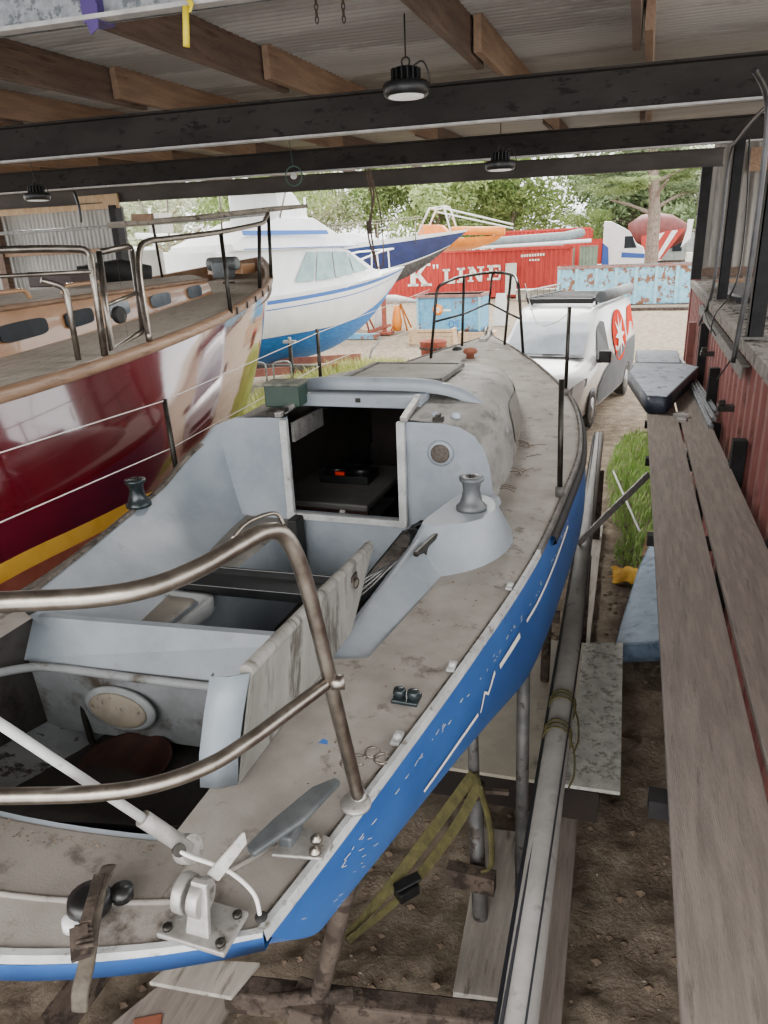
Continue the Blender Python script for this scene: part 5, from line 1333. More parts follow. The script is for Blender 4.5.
g = G(); g.poly([(1.33, -2.9, 3.33), (1.27, -.2, 3.33), (1.25, -.25, 3.43), (1.31, -2.9, 3.43)], (.02, 0, 0)); g.poly([(1.315, -2.9, 3.03), (1.2, .9, 3.03), (1.2, .9, 3.05), (1.31, -2.9, 3.05)], (.03, 0, 0)); g.obj('flybridge_stripe', 'stripe_blue', mc)
g = G()
for s_ in (1, -1):
    g.tube([(s_*1.0, 1.6, 2.45), (s_*.85, 2.3, 2.95), (s_*.5, 3.6, 3.15), (.0, 4.6, 3.2)], .025, 8)
    for (yy, xx, zz) in ((2.3, .9, 2.95), (3.2, .62, 3.08), (4.0, .33, 3.17)): g.tube([(s_*xx*1.15, yy, 2.35), (s_*xx, yy, zz)], .02, 6)
g.obj('bow_rail', 'boat_white', mc)
for s_ in (1, -1):
    g = G(); g.tube(fillet([(s_*1.1, -3.3, 3.1), (s_*1.05, -3.2, 4.4), (s_*1.0, -1.2, 4.45), (s_*1.1, -1.6, 3.7)], .1), .025, 6); g.obj('bimini_frame', 'stainless', mc)
g = G(); g.tube([(0, -3.0, 4.5), (0, -3.1, 4.95)], .04, 8); g.lathe([(.25, 0), (.28, .06), (.2, .16), (0, .2)], (0, -2.3, 4.56), 18); g.obj('radar', 'boat_white', mc)
for o_ in mc.children:
    if o_.name not in _before and not o_.name.startswith('bow_rail'): o_.location.y += .95; o_.location.z += .26
g = G(); g.cbox((0, -3.9, 2.7), (2.2, .05, 1.3)); g.cbox((.2, -3.3, 3.9), (.5, .3, .4)); g.obj('aft_canopy', 'boat_cream', mc)
# stand under cruiser
t = thing('boat_stand', 'pink red steel trailer frame beneath the motor cruiser', 'trailer', (-8, 15.2, 0))
g = G(); g.bar((-9.6, 15.0, .45), (-6.6, 16.0, .58), .1, .18); g.bar((-9.6, 17.0, .45), (-6.6, 17.6, .58), .1, .18); g.bar((-9.6, 14.9, .45), (-9.6, 17.1, .45), .1, .14); g.obj('frame', 'pink_steel', t)
g = G(); 
for x, y in ((-9.4, 15.1), (-6.8, 15.9), (-6.8, 17.5)): g.tube([(x, y, 0), (x, y, .5)], .05, 8)
g.obj('legs', 'pink_steel', t)
g = G(); g.box(-9.4, -7.0, 15.6, 15.8, .55, .66); g.obj('packer', 'rail_dark', t)
t = thing('steel_prop', 'slim steel prop with clamp head against the blue bottom of the cruiser', 'prop', (-7.35, 15.0, 0))
g = G(); g.tube([(-7.35, 15.0, 0), (-7.35, 15.0, 1.25)], .05, 8); g.obj('tube', 'dark_metal', t); g = G(); g.cbox((-7.35, 15.0, 1.28), (.3, .1, .06)); g.tube([(-7.35, 15, 1.2), (-7.35, 15, 1.38)], .04, 8); g.obj('head', 'cast_alloy', t)
# loop frame chairs (tubular ladder) near burgundy bow
t = thing('tube_trolley', 'silver tubular trolley frame in the weeds past the burgundy bow', 'frame', (-7.3, 13.9, 0))
g = G()
for dx in (0, .5): g.tube(fillet([(-7.7+dx, 13.6+dx*.4, 0), (-7.7+dx, 13.6+dx*.4, 1.0), (-7.35+dx, 13.75+dx*.4, 1.0), (-7.35+dx, 13.75+dx*.4, 0)], .12), .02, 8)
g.tube([(-7.7, 13.6, .5), (-6.85, 13.95, .5)], .015, 6); g.tube([(-7.7, 13.6, .3), (-6.85, 13.95, .3)], .015, 6); g.obj('tube_frame', 'galv', t)

# navy sloop behind
ns = place('navy_sloop', 'navy blue hulled boat with white topsides line behind the cruiser bow', 'boat', (-11.9, 27.6, 0), 84)
boathull(ns, 9.6, 2.8, 1.6, 3.25, 0, ['boat_white', 'navy_hull', 'grey_paint_steel'], [(0, .10, 0), (.10, .62, 1), (.62, .66, 0), (.66, 1, 2)], bowrise=.55, rake=2.2)
prism_cabin(ns, 'cabin', 'boat_white', [(-3.5, .9, 3.25, 3.75, .8), (1.6, .85, 3.3, 3.85, .7), (2.4, .6, 3.4, 3.6, .5)])
g = G()
for s_ in (1, -1):
    for yy in (-3, -1, 1, 2.6, 4): g.tube([(s_*(1.25-.12*max(0, yy)), yy, 3.4), (s_*(1.25-.12*max(0, yy)), yy, 4.15)], .02, 6)
    g.tube([(s_*1.25, -3, 4.15), (s_*1.15, 1, 4.15), (s_*.7, 4.2, 4.3)], .015, 6)
g.obj('guard_rail', 'stainless', ns)
for x in (-3.2, 0, 2.5):
    g = G(); g.bar((x*.98-11.9, 27.6+x*.17, 0), (x*.98-11.9, 27.6+x*.17, 1.9), .15, .15, (0, 1, 0)); g.cbox((x*.98-11.9, 27.6+x*.17, .05), (.6, .6, .1))
    single(g, 'keel_block', 'red_oxide', 'red brown support post under the navy boat, ' + {-3.2: 'left', 0: 'middle', 2.5: 'right'}[x], 'post', 'support posts under the navy boat')
# orange rescue boat
ob = place('orange_lifeboat', 'orange boat with white roll bar above the red container', 'boat', (-7.6, 31.6, 0), 88)
boathull(ob, 4.0, 2.0, 3.05, 3.5, 0, ['orange_hull', 'orange_hull', 'orange_hull'], [(0, 1, 0)], bowrise=.1, rake=.6)
prism_cabin(ob, 'console', 'orange_hull', [(-1.2, .5, 3.4, 4.15, .4), (-.3, .5, 3.4, 4.1, .4), (.1, .45, 3.4, 3.7, .4)])
g = G(); g.tube([(.45, .2, 3.85), (.45, 2.4, 3.75)], .16, 12); g.obj('tube_sponson', 'orange_hull', ob)
g = G()
for s_ in (.8, -.8):
    g.tube([(s_, -1.4, 3.4), (s_*.8, -.7, 4.75), (s_*.8, -.1, 4.8), (s_, .3, 3.5)], .04, 6); g.tube([(s_*.8, -.2, 4.75), (s_*.8, 2.6, 4.0)], .035, 6); g.tube([(s_*.8, -.4, 4.6), (s_*.8, 2.6, 3.85)], .03, 6)
g.tube([(-.65, -.7, 4.75), (.65, -.7, 4.75)], .04, 6); g.tube([(-.65, -.1, 4.8), (.65, -.1, 4.8)], .04, 6); g.obj('roll_bar', 'boat_white', ob)
ib = place('grey_dinghy', 'white and grey long dinghy lying on top of the red container', 'boat', (-7.0, 44.2, 0), 86)
g = G(); g.smooth = True; g.tube([(-.5, -3.6, 3.35), (-.5, 3.0, 3.55), (0, 3.9, 3.7), (.5, 3.0, 3.55), (.5, -3.6, 3.35)], .26, 10); g.obj('tube', 'grey_inflatable', ib)
g = G(); g.box(-.35, .35, -3.4, 3.0, 3.1, 3.3); g.obj('hull', 'boat_white', ib)
g = G(); g.tube([(.6, -4.5, 3.12), (.6, 4.5, 3.28)], .1, 10); g.obj('white_rail', 'boat_white', ib)

# ------------------------------------------------------------------ containers / skips
def corrbox(t, x0, x1, y0, y1, z0, z1, pitch, amp, mt, nm='corrugated_side'):
    g = G(); rows = [[], []]; x = x0; a = 0
    while x < x1-.01:
        for st, d in ((0.0, 0), (pitch*.35, 0), (pitch*.15, amp), (pitch*.35, amp), (pitch*.15, 0)):
            x = min(x+st, x1)
            rows[0].append((x, y0+d, z0)); rows[1].append((x, y0+d, z1))
    g.grid(rows)
    g.add([(x0, y0, z0), (x0, y1, z0), (x0, y1, z1), (x0, y0, z1)], [(0, 1, 2, 3)]); g.add([(x0, y1, z0), (x1, y1, z0), (x1, y1, z1), (x0, y1, z1)], [(0, 1, 2, 3)])
    return g.obj(nm, mt, t)
k = place('shipping_container', 'bright red shipping container with large white lettering across the yard', 'container', (-3.65, 46.2, .22), -1.5)
# local: extends to -x 12.2
corrbox(k, -12.2, 0, 0, 2.4, .12, 2.75, .28, .05, 'kline_red')
g = G(); g.box(-12.2, 0, -.03, .05, 2.68, 2.82); g.box(-12.2, 0, -.03, .05, 0, .14); g.box(-.1, .03, -.03, .1, 0, 2.82); g.box(-12.2, -12.08, -.03, .1, 0, 2.82); g.obj('frame', 'kline_red', k)
g = G(); g.box(-12.2, 0, 0, 2.4, 2.74, 2.78); g.obj('roof_panel', 'kline_red', k)
g = G(); g.box(0, .03, .1, 2.4, .05, 2.7)
g.obj('end_door', 'kline_door', k)
def serif(g, ch, x, z, h, w, th, y):
    def b(x0, x1, z0, z1): g.box(x+x0*w, x+x1*w, y-.012, y, z+z0*h, z+z1*h)
    def q(pts): g.poly([(x+a*w, y, z+c*h) for a, c in pts], (0, -.012, 0))
    sb = .10
    if ch == 'K':
        b(.12, .34, 0, 1); b(0, .46, 0, sb); b(0, .46, 1-sb, 1); q([(.30, .42), (.72, 1), (.90, 1), (.42, .36)]); q([(.36, .55), (.50, .62), (.95, 0), (.68, 0)]); b(.58, 1.0, 1-sb, 1); b(.58, 1.05, 0, sb)
    if ch == 'L': b(.15, .42, 0, 1); b(0, .57, 1-sb*1.4, 1); b(0, 1, 0, sb*1.6); b(.85, 1, 0, .34)
    if ch == 'I': b(.28, .72, 0, 1); b(0, 1, 1-sb*1.4, 1); b(0, 1, 0, sb*1.4)
    if ch == 'N': b(.1, .25, 0, 1); b(.75, .9, 0, 1); q([(.05, 1), (.33, 1), (.92, 0), (.70, 0)]); b(0, .35, 0, sb); b(.6, 1.02, 1-sb, 1); b(0, .2, 1-sb, 1)
    if ch == 'E': b(.15, .42, 0, 1); b(0, 1, 0, sb*1.5); b(0, 1, 1-sb*1.5, 1); b(.3, .7, .44, .58); b(.87, 1, 0, .36); b(.87, 1, .64, 1); b(.62, .72, .34, .68)
g = G()
serif(g, 'K', -10.15, .78, 1.35, 1.5, .2, -.005)
serif(g, 'L', -7.85, .88, .88, .78, .2, -.005); serif(g, 'I', -6.95, .92, .88, .5, .2, -.005); serif(g, 'N', -6.25, .96, .88, .98, .2, -.005); serif(g, 'E', -5.05, 1.02, .88, .82, .2, -.005)
for dx in (0, .22): g.poly([(-8.5+dx, -.005, 2.05), (-8.35+dx, -.005, 2.05), (-8.39+dx, -.005, 1.8), (-8.45+dx, -.005, 1.8)], (0, -.012, 0))
g.obj('lettering', 'letter_white', k)
g = G(); 
for i in range(9): g.box(-3.0+.16*i, -3.0+.16*i+.1, -.015, -.004, 2.30+.004*i, 2.44+.004*i)
for i in range(4): g.box(-2.5+.16*i, -2.5+.16*i+.1, -.015, -.004, 2.06, 2.16)
g.obj('code_marks', 'letter_white', k)
g = G(); g.box(-.03, .1, -.2, -.1, 1.2, 1.6); g.obj('door_bar', 'yellow_paint', k)
k2 = place('shipping_container', 'second red container standing behind the lettered one at its right end', 'container', (-2.9, 50.5, .3), 0)
corrbox(k2, -6.1, 0, 0, 2.4, .1, 3.75, .28, .05, 'kline_red'); g = G(); g.box(-6.1, 0, -.03, .05, 3.7, 3.82); g.obj('frame', 'kline_red', k2)
k3 = place('storage_box', 'grey green corrugated box beside the red container end', 'container', (-3.3, 47.2, .25), 0)
corrbox(k3, 0, 1.0, 0, 1.2, 0, 2.75, .2, .04, 'kline_door'); g = G(); g.box(0, 1, -.02, .04, 2.7, 2.78); g.obj('frame', 'skip_rim', k3)
# white door / sign leaning on the container
g = G(); g.box(-7.45, -6.8, 45.3, 45.4, .4, 2.2); single(g, 'white_door', 'boat_cream', 'tall pale door panel leaning against the red container', 'door', bevel=.02)
g = G(); g.box(-6.6, -3.9, 44.2, 44.3, .15, .75); g.box(-6.6, -3.9, 43.6, 44.3, .72, .78); single(g, 'white_bench', 'boat_cream', 'long low white bench in front of the red container', 'bench', bevel=.02)
t = thing('a_frame_sign', 'white folding sign standing behind the small blue skip', 'sign', (-5.3, 31, 0))
g = G(); g.poly([(-5.6, 31, 0), (-5.0, 31, 0), (-5.1, 31.2, 1.3), (-5.5, 31.2, 1.3)], (0, .03, 0)); g.obj('front_board', 'junk_white', t); g = G(); g.poly([(-5.6, 31.6, 0), (-5.0, 31.6, 0), (-5.1, 31.25, 1.3), (-5.5, 31.25, 1.3)], (0, .03, 0)); g.obj('rear_board', 'junk_white', t)
# small skip
sk = place('rubbish_skip', 'small flaky blue steel skip with an orange emblem', 'skip', (-6.8, 28.0, 0), 0)
def skip(t, hw, d, h, mt, ribs, rw=.08, rust=None):
    g = G(); g.box(-hw, hw, 0, .05, .12, h); g.box(-hw, hw, d-.05, d, .12, h); g.box(-hw, -hw+.05, 0, d, .12, h); g.box(hw-.05, hw, 0, d, .12, h); g.box(-hw, hw, 0, d, .1, .16); g.obj('tub', mt, t)
    g = G(); g.box(-hw-.04, hw+.04, -.07, .05, h-.08, h+.03); g.box(-hw-.04, hw+.04, d-.05, d+.05, h-.08, h+.03); g.box(-hw-.05, -hw+.05, 0, d, h-.08, h+.03); g.box(hw-.05, hw+.05, 0, d, h-.08, h+.03); g.obj('top_rim', 'skip_rim', t)
    for i in range(ribs+1):
        x = -hw+2*hw*i/ribs; x = min(max(x, -hw+rw/2), hw-rw/2)
        g = G(); g.box(x-rw/2, x+rw/2, -.07, .0, .1, h-.08); g.obj('rib', 'rib_pale', t)
    g = G(); g.box(-hw, hw, .0, d, 0, .1); g.obj('skid', 'rusty_steel', t)
skip(sk, 1.27, 1.7, 1.45, 'skip_blue', 1)
g = G(); g.lathe([(.0, 0), (.22, 0), (.22, .01), (0, .01)], (-.42, -.005, .92), 8, RX); o = g.obj('emblem', 'orange_hull', sk)
g = G(); g.cbox((-.42, -.02, .92), (.2, .006, .06)); g.cbox((-.42, -.02, .92), (.06, .006, .2)); g.cbox((-.05, -.02, .9), (.3, .006, .07)); g.obj('emblem_cross', 'letter_white', sk)
g = G()
def ringxz(cx_, cz_, rx_, rz_, n=20, a0=0, a1=2*PI): return [(cx_+rx_*math.cos(a0+(a1-a0)*i/n), -.01, cz_+rz_*math.sin(a0+(a1-a0)*i/n)) for i in range(n+1)]
g.tube(ringxz(.12, .38, .09, .13), .015, 5); g.tube([(.42, -.01, .48), (.36, -.01, .52), (.29, -.01, .47), (.3, -.01, .40), (.39, -.01, .36), (.4, -.01, .29), (.33, -.01, .25), (.27, -.01, .28)], .015, 5); g.obj('painted_letters', 'stripe_blue', sk)
# long pale bin
lb = place('hook_bin', 'long pale blue open steel bin with rust patches across the road', 'skip', (-.45, 40.6, -.02), -2.6)
skip(lb, 3.45, 2.3, 2.0, 'skip_blue_pale', 7, .16)
# ------------------------------------------------------------------ van
vn = place('white_van', 'white delivery van with orange emblem and roof rack parked outside', 'van', (-1.67, 12.35, 0), 9.5)
secs = [ # y, half top width, top z, half belt width, belt z, bottom z
 (0.0, .62, .62, .74, .55, .32), (.06, .74, .80, .84, .60, .24), (.25, .80, .98, .90, .80, .22), (.6, .82, 1.08, .93, .95, .22), (1.0, .83, 1.16, .95, 1.02, .22), (1.06, .80, 1.20, .95, 1.05, .22),
 (1.5, .76, 1.60, .95, 1.08, .22), (1.88, .73, 1.90, .95, 1.10, .22), (2.1, .74, 1.98, .95, 1.12, .22), (2.6, .76, 2.02, .95, 1.12, .22), (4.6, .77, 2.02, .95, 1.12, .22), (5.0, .76, 1.98, .94, 1.1, .24), (5.08, .72, 1.85, .92, 1.05, .3)]
def vring(s_):
    y, wt, zt, wb, zb, z0 = s_
    R_ = [(wt*.55, zt+.02), (wt-.03, zt-.01), (wt+.02, zt-.06), (wt+(wb-wt)*.55, zb+(zt-zb)*.45), (wb, zb), (wb+.005, zb-(zb-z0)*.4), (wb-.01, z0+.08), (wb-.06, z0)]
    return [(x, y, z) for x, z in R_]+[(-x, y, z) for x, z in reversed(R_)]
g = G(); g.smooth = True
import bisect
dsec = []
ysx = [s_[0] for s_ in secs]
for y in sorted(set([round(v, 3) for v in ysx]+[.9, 2.3, 3, 3.4, 3.8, 4.2])):
    dsec.append(tuple([y]+[interp([(s_[0], s_[j]) for s_ in secs], y) for j in range(1, 6)]))
rows = [vring(s_) for s_ in dsec]
g.grid(rows, closed=True); g.smooth = False; g.poly(rows[0]); g.poly(rows[-1]); g.obj('body', 'van_white', vn)
def vx(y, z):
    s_ = [y]+[interp([(q[0], q[j]) for q in secs], y) for j in range(1, 6)]; R_ = vring(tuple(s_))[:8]
    R_ = sorted([(p[2], p[0]) for p in R_[2:]]); return interp(R_, z)
g = G(); g.smooth = True; rows = []
for i in range(9):
    y = 1.09+(1.68-1.09)*i/8; wt = interp([(q[0], q[1]) for q in secs], y)-.07; zt = interp([(q[0], q[2]) for q in secs], y)
    rows.append([(wt*a, y-.02, zt+.03-.015*abs(a)) for a in [-1+k/5 for k in range(11)]])
g.grid(rows); g.obj('windscreen', 'windscreen', vn)
for sd in (1, -1):
    g = G(); P = [(1.32, 1.13), (2.25, 1.16), (2.2, 1.72), (1.98, 1.76), (1.75, 1.66)]
    g.poly([(sd*(vx(y, z)+.012), y, z) for y, z in P]); g.obj('side_window', 'smoked_glass', vn)
    g = G(); g.cbox((sd*1.06, 1.36, 1.2), (.22, .16, .22)); g.cbox((sd*.96, 1.34, 1.12), (.14, .06, .08)); g.obj('wing_mirror', 'black_trim', vn, bevel=.03)
    for wy in (.95, 4.2):
        g = G(); g.lathe([(.36, 0), (.36, .012), (0, .012)], (sd*.945, wy, .34), 28, Matrix.Rotation(sd*PI/2, 3, 'Y')); g.obj('wheel_arch', 'black_trim', vn)
        g = G(); g.lathe([(.22, -.2), (.31, -.18), (.335, -.1), (.335, .0), (.31, .03), (.22, .035), (.2, .02)], (sd*.93, wy, .33), 28, Matrix.Rotation(sd*PI/2, 3, 'Y')); o = g.obj('wheel', 'tyre', vn)
        g = G(); g.lathe([(.2, .0), (.19, .03), (.06, .02), (.05, .035), (0, .035)], (sd*.935, wy, .33), 20, Matrix.Rotation(sd*PI/2, 3, 'Y')); g.obj('rim', 'wheel_rim', o)
    g = G(); P = [(.03, .62), (.3, .70), (.62, .98), (.42, .96), (.1, .80)]
    g.poly([(sd*(.60), .02, .70), (sd*.80, .10, .68), (sd*.93, .5, .80), (sd*.93, .58, .93), (sd*.86, .22, .90), (sd*.74, .06, .80)]); g.v = [p+V((sd*.012, -.012, .012)) for p in g.v]; g.obj('headlight', 'headlight', vn)
    # grey lower livery
    g = G(); rows = []
    for i in range(25):
        y = 1.35+(5.0-1.35)*i/24
        top_ = interp([(1.3, .62), (1.8, .86), (2.6, 1.0), (3.4, 1.12), (5, 1.2)], y); bot_ = .32
        if abs(y-4.2) < .37: bot_ = .33+math.sqrt(max(0, .37**2-(y-4.2)**2))
        if abs(y-.95) < .4: bot_ = .33+math.sqrt(max(0, .4**2-(y-.95)**2))
        rows.append([(sd*(vx(y, bot_+(top_-bot_)*k/4)+.006), y, bot_+(top_-bot_)*k/4) for k in range(5)])
    g.grid(rows); g.v = [p+V((sd*.012, 0, 0)) for p in g.v]; g.obj('grey_livery', 'van_grey', vn)
    # emblem
    g = G(); P = [(3.3+.62*math.cos(a), 1.36+.50*math.sin(a)) for a in [2*PI*i/32 for i in range(32)]]
    g.poly([(sd*(vx(y, z)+.022), y, z) for y, z in P]); o = g.obj('emblem_disc', 'orange_red', vn)
    g = G(); P = []
    for i in range(16):
        a = 2*PI*i/16; r = .42 if i % 2 == 0 else .16; P.append((3.3+r*math.cos(a)*1.1, 1.36+r*math.sin(a)))
    g.poly([(sd*(vx(y, z)+.034), y, z) for y, z in P]); g.obj('emblem_star', 'letter_white', o)
    g = G(); P = [(4.15, .95), (4.85, .9), (4.98, 1.4), (4.9, 1.85), (4.4, 1.82), (4.15, 1.4)]; g.poly([(sd*(vx(y, z)+.012), y, z) for y, z in P]); g.obj('emblem_panel', 'orange_red', vn)
    g = G()
    for i in range(10):
        if i in (4, 5): continue
        y = 1.95+.16*i; z = .80+.014*i; g.poly([(sd*(vx(y, z)+.014), y, z), (sd*(vx(y+.11, z)+.014), y+.11, z), (sd*(vx(y+.11, z+.06)+.014), y+.11, z+.06), (sd*(vx(y, z+.06)+.014), y, z+.06)])
    g.obj('small_lettering', 'letter_white', vn)
    g = G(); 
    for cy_, cz_, r in ((2.45, .66, .10), (2.68, .70, .12), (2.9, .68, .08)):
        P = [(cy_+r*1.2*math.cos(a), cz_+r*math.sin(a)*(1 if i % 2 else .6)) for i, a in enumerate([2*PI*i/12 for i in range(12)])]
        g.poly([(sd*(vx(y, z)+.013), y, z) for y, z in P])
    g.obj('swirl_mark', 'orange_red', vn)
    g = G(); g.bar((sd*(vx(2.35, 1.03)+.02), 2.32, 1.03), (sd*(vx(2.5, 1.03)+.02), 2.55, 1.04), .03, .12); g.obj('door_handle', 'black_trim', vn, bevel=.01)
g = G(); g.box(-.55, .55, -.03, .03, .42, .60); g.box(-.7, .7, -.02, .05, .26, .36); g.obj('grille', 'black_trim', vn, bevel=.01)
g = G(); g.bar((-.7, 1.05, 1.235), (-.05, 1.12, 1.25), .02, .02); g.bar((.0, 1.05, 1.24), (.65, 1.12, 1.25), .02, .02); g.bar((-.75, 1.02, 1.205), (.75, 1.02, 1.205), .05, .02); g.obj('wiper', 'black_trim', vn)
rk = G()
for i in range(7): rk.bar((-.66, 2.35+.38*i, 2.12), (.60, 2.35+.38*i, 2.12), .09, .025)
rk.box(-.68, -.64, 2.2, 4.8, 2.08, 2.16); rk.box(.58, .62, 2.2, 4.8, 2.08, 2.16); rk.box(-.66, .6, 2.18, 2.24, 2.05, 2.14)
for y in (2.5, 3.6, 4.6):
    for x in (-.66, .6): rk.box(x-.02, x+.02, y-.03, y+.03, 2.0, 2.1)
rk.obj('roof_rack', 'black_trim', vn)
g = G(); g.tube(fillet([(-.72, 2.3, 2.12), (-.72, 2.3, 2.28), (-.72, 4.8, 2.28), (-.72, 4.8, 2.12)], .06), .018, 6)
for i in range(5): g.tube([(-.72, 2.6+.45*i, 2.12), (-.72, 2.6+.45*i, 2.28)], .012, 6)
g.obj('ladder', 'stainless', vn)
g = G(); g.smooth = True; g.tube([(.76, 2.1, 2.17), (.76, 4.95, 2.17)], .105, 14); g.obj('awning', 'awning_grey', vn)

# ------------------------------------------------------------------ truck, mixer
tk = place('truck_cab', 'white truck cab with blue panel beyond the long bin', 'truck', (-.65, 56.0, .62), 0)
g = G(); 
P = [(-1.7, .9), (-1.7, 3.95), (-1.2, 3.9), (-.35, 3.45), (.05, 3.2), (.55, 2.4), (1.05, 2.15), (1.2, 1.6), (1.2, .9)]
g.poly([(x, 0, z) for x, z in P], (0, 2.4, 0)); g.obj('cab', 'boat_white', tk, bevel=.08)
g = G(); g.poly([(-.25, -.02, 2.1), (-.25, -.02, 2.9), (.25, -.02, 2.9), (.6, -.02, 2.1)], (0, .01, 0)); g.obj('window', 'smoked_glass', tk)
g = G(); g.poly([(-1.7, -.02, .9), (-1.7, -.02, 2.5), (-1.3, -.02, 2.2), (-1.2, -.02, .9)], (0, .01, 0)); g.poly([(-.4, -.02, 1.5), (-.4, -.02, 1.85), (1.15, -.02, 1.7), (1.15, -.02, 1.4)], (0, .01, 0)); g.obj('blue_panel', 'truck_blue', tk)
g = G(); g.box(-2.5, -1.75, .3, 2.2, 1.1, 2.8); g.obj('sleeper_box', 'kline_red', tk)
for x in (-1.3, .5):
    g = G(); g.lathe([(.3, -.2), (.5, -.15), (.5, .15), (.3, .2)], (x, .1, .5), 20, RX); g.obj('wheel', 'tyre', tk)
mx = place('mixer_truck', 'red and white concrete mixer drum behind the pine trunk', 'truck', (1.1, 60.0, .6), 0)
g = G(); g.lathe([(.7, -1.9), (1.3, -1.0), (1.45, 0), (1.2, 1.2), (.6, 2.2), (.55, 2.3)], (.0, 1.2, 3.1), 24, Matrix.Rotation(PI/2, 3, 'Y')); g.obj('drum', 'drum_red', mx)
g = G(); g.poly([(-.8, -.2, 1.4), (.6, -.2, 1.2), (2.1, -.2, 3.3), (1.0, -.2, 3.2), (-.9, -.2, 2.9)], (0, .1, 0)); g.obj('chute', 'kline_red', mx)
g = G(); g.poly([(.2, -.24, 1.3), (.5, -.24, 1.3), (1.6, -.24, 3.2), (1.2, -.24, 3.2)], (0, .03, 0)); g.poly([(-.5, -.24, 1.6), (-.3, -.24, 1.5), (.7, -.24, 3.1), (.3, -.24, 3.0)], (0, .03, 0)); g.poly([(1.9, -.24, 2.0), (2.5, -.24, 2.6), (2.6, -.24, 3.9), (2.2, -.24, 3.9), (2.2, -.24, 3.2)], (0, .03, 0)); g.obj('white_band', 'boat_white', mx)
g = G(); g.box(-2.2, 2.6, .3, 2.2, .6, 1.1); 
for x in (-1.5, 0, 1.5): g.lathe([(.3, -.2), (.5, -.15), (.5, .15), (.3, .2)], (x, .1, .4), 16, RX)
g.obj('chassis', 'rusty_steel', mx)
t = thing('yard_shed', 'grey timber shed with a small window at the far right of the yard', 'shed', (4, 64, .5))
g = G(); g.box(1.9, 6.5, 64, 67, .4, 3.6); g.obj('wall', 'shed_grey', t); g = G(); g.poly([(1.7, 63.8, 3.6), (6.8, 63.8, 3.9), (6.8, 67.2, 3.9), (1.7, 67.2, 3.6)], (0, 0, .12)); g.obj('roof', 'wall_iron', t)
g = G(); g.box(2.6, 3.3, 63.93, 64, 2.3, 3.1); g.obj('window', 'smoked_glass', t); g = G(); g.box(3.6, 4.6, 63.93, 64, .6, 3.0); g.obj('door', 'shed_grey', t)
g = G(); g.box(3.0, 4.0, 52, 53, .2, 2.35); single(g, 'white_tank', 'boat_cream', 'white square tank behind the right end of the long bin', 'tank', bevel=.05)
# yard clutter left of the small skip
t = thing('upturned_dinghy', 'white dinghy turned upside down on trestles left of the small skip', 'boat', (-10, 29.5, .9))
g = G(); g.smooth = True; g.tube([(-11.6, 29.8, 1.15), (-10.8, 29.7, 1.2), (-9.5, 29.6, 1.25), (-8.4, 29.5, 1.15)], [.15, .5, .45, .12], 14, flat=.4); g.obj('hull', 'junk_white', t)
for i, (x, c, lab) in enumerate(((-10.9, 'red_oxide', 'red brown trestle under the upturned dinghy, left'), (-9.2, 'orange_hull', 'orange trestle under the upturned dinghy, right'))):
    g = G(); 
    for s_ in (-.35, .35): g.tube([(x, 29.5, 1.05), (x+s_, 29.2, 0)], .04, 6); g.tube([(x, 29.5, 1.05), (x+s_, 29.9, 0)], .04, 6)
    single(g, 'trestle', c, lab, 'trestle', 'trestles under the upturned dinghy')
g = G(); g.bar((-9.9, 27.5, .15), (-8.9, 27.0, .45), .25, .1); single(g, 'timber_offcut', 'red_oxide', 'red brown timber baulk lying left of the small skip', 'timber')
g = G(); g.box(-10.6, -9.2, 26.4, 26.7, 0, .18); single(g, 'blue_pallet', 'skip_blue', 'low blue pallet on the ground under the cruiser bow', 'pallet')
g = G(); g.smooth = True; g.lathe([(.16, 0), (.22, .35), (.16, .75), (.1, .95), (0, 1.0)], (-9.0, 28.3, .1), 12); single(g, 'orange_buoy', 'orange_hull', 'orange upright buoy next to the small blue skip', 'buoy')
g = G(); g.smooth = True; g.lathe([(.16, 0), (.2, .4), (.14, .8), (0, .95)], (-9.9, 28.6, .1), 12); single(g, 'white_buoy', 'junk_white', 'white upright buoy beneath the upturned dinghy', 'buoy')
t = thing('rusty_tub', 'round red rusty tub beyond the pulpit of the sailboat', 'tub', (-5.7, 21.5, 0))
g = G(); g.lathe([(.36, 0), (.42, .5), (.44, .52), (.40, .52), (.36, .1), (0, .1)], (-5.7, 21.5, 0), 20); g.obj('shell', 'red_oxide', t)
g = G(); g.lathe([(.43, 0), (.44, .03), (.43, .06)], (-5.7, 21.5, .28), 20); g.obj('hoop', 'rusty_steel', t)
for i, (x, y, w_) in enumerate(((-6.6, 24.5, 1.6), (-4.8, 23.5, 1.2))):
    g = G()
    for k_ in range(4): g.box(x-w_/2, x+w_/2, y, y+.06, .05+.13*k_, .15+.13*k_)
    g.box(x-w_/2, x-w_/2+.08, y+.06, y+.6, 0, .55); g.box(x+w_/2-.08, x+w_/2, y+.06, y+.6, 0, .55)
    single(g, 'timber_crate', 'timber_pale', ['pale timber crate in the weeds left of the round tub', 'pale timber crate right of the round tub'][i], 'crate', 'pale timber crates on the gravel')
# road berm line
g = G(); g.box(-3, 3.5, 37.6, 38.0, -.02, .12); single(g, 'road_kerb', 'rusty_steel', 'dark sleeper lying along the foot of the long bin', 'sleeper')  # low dark box along the foot of the bin
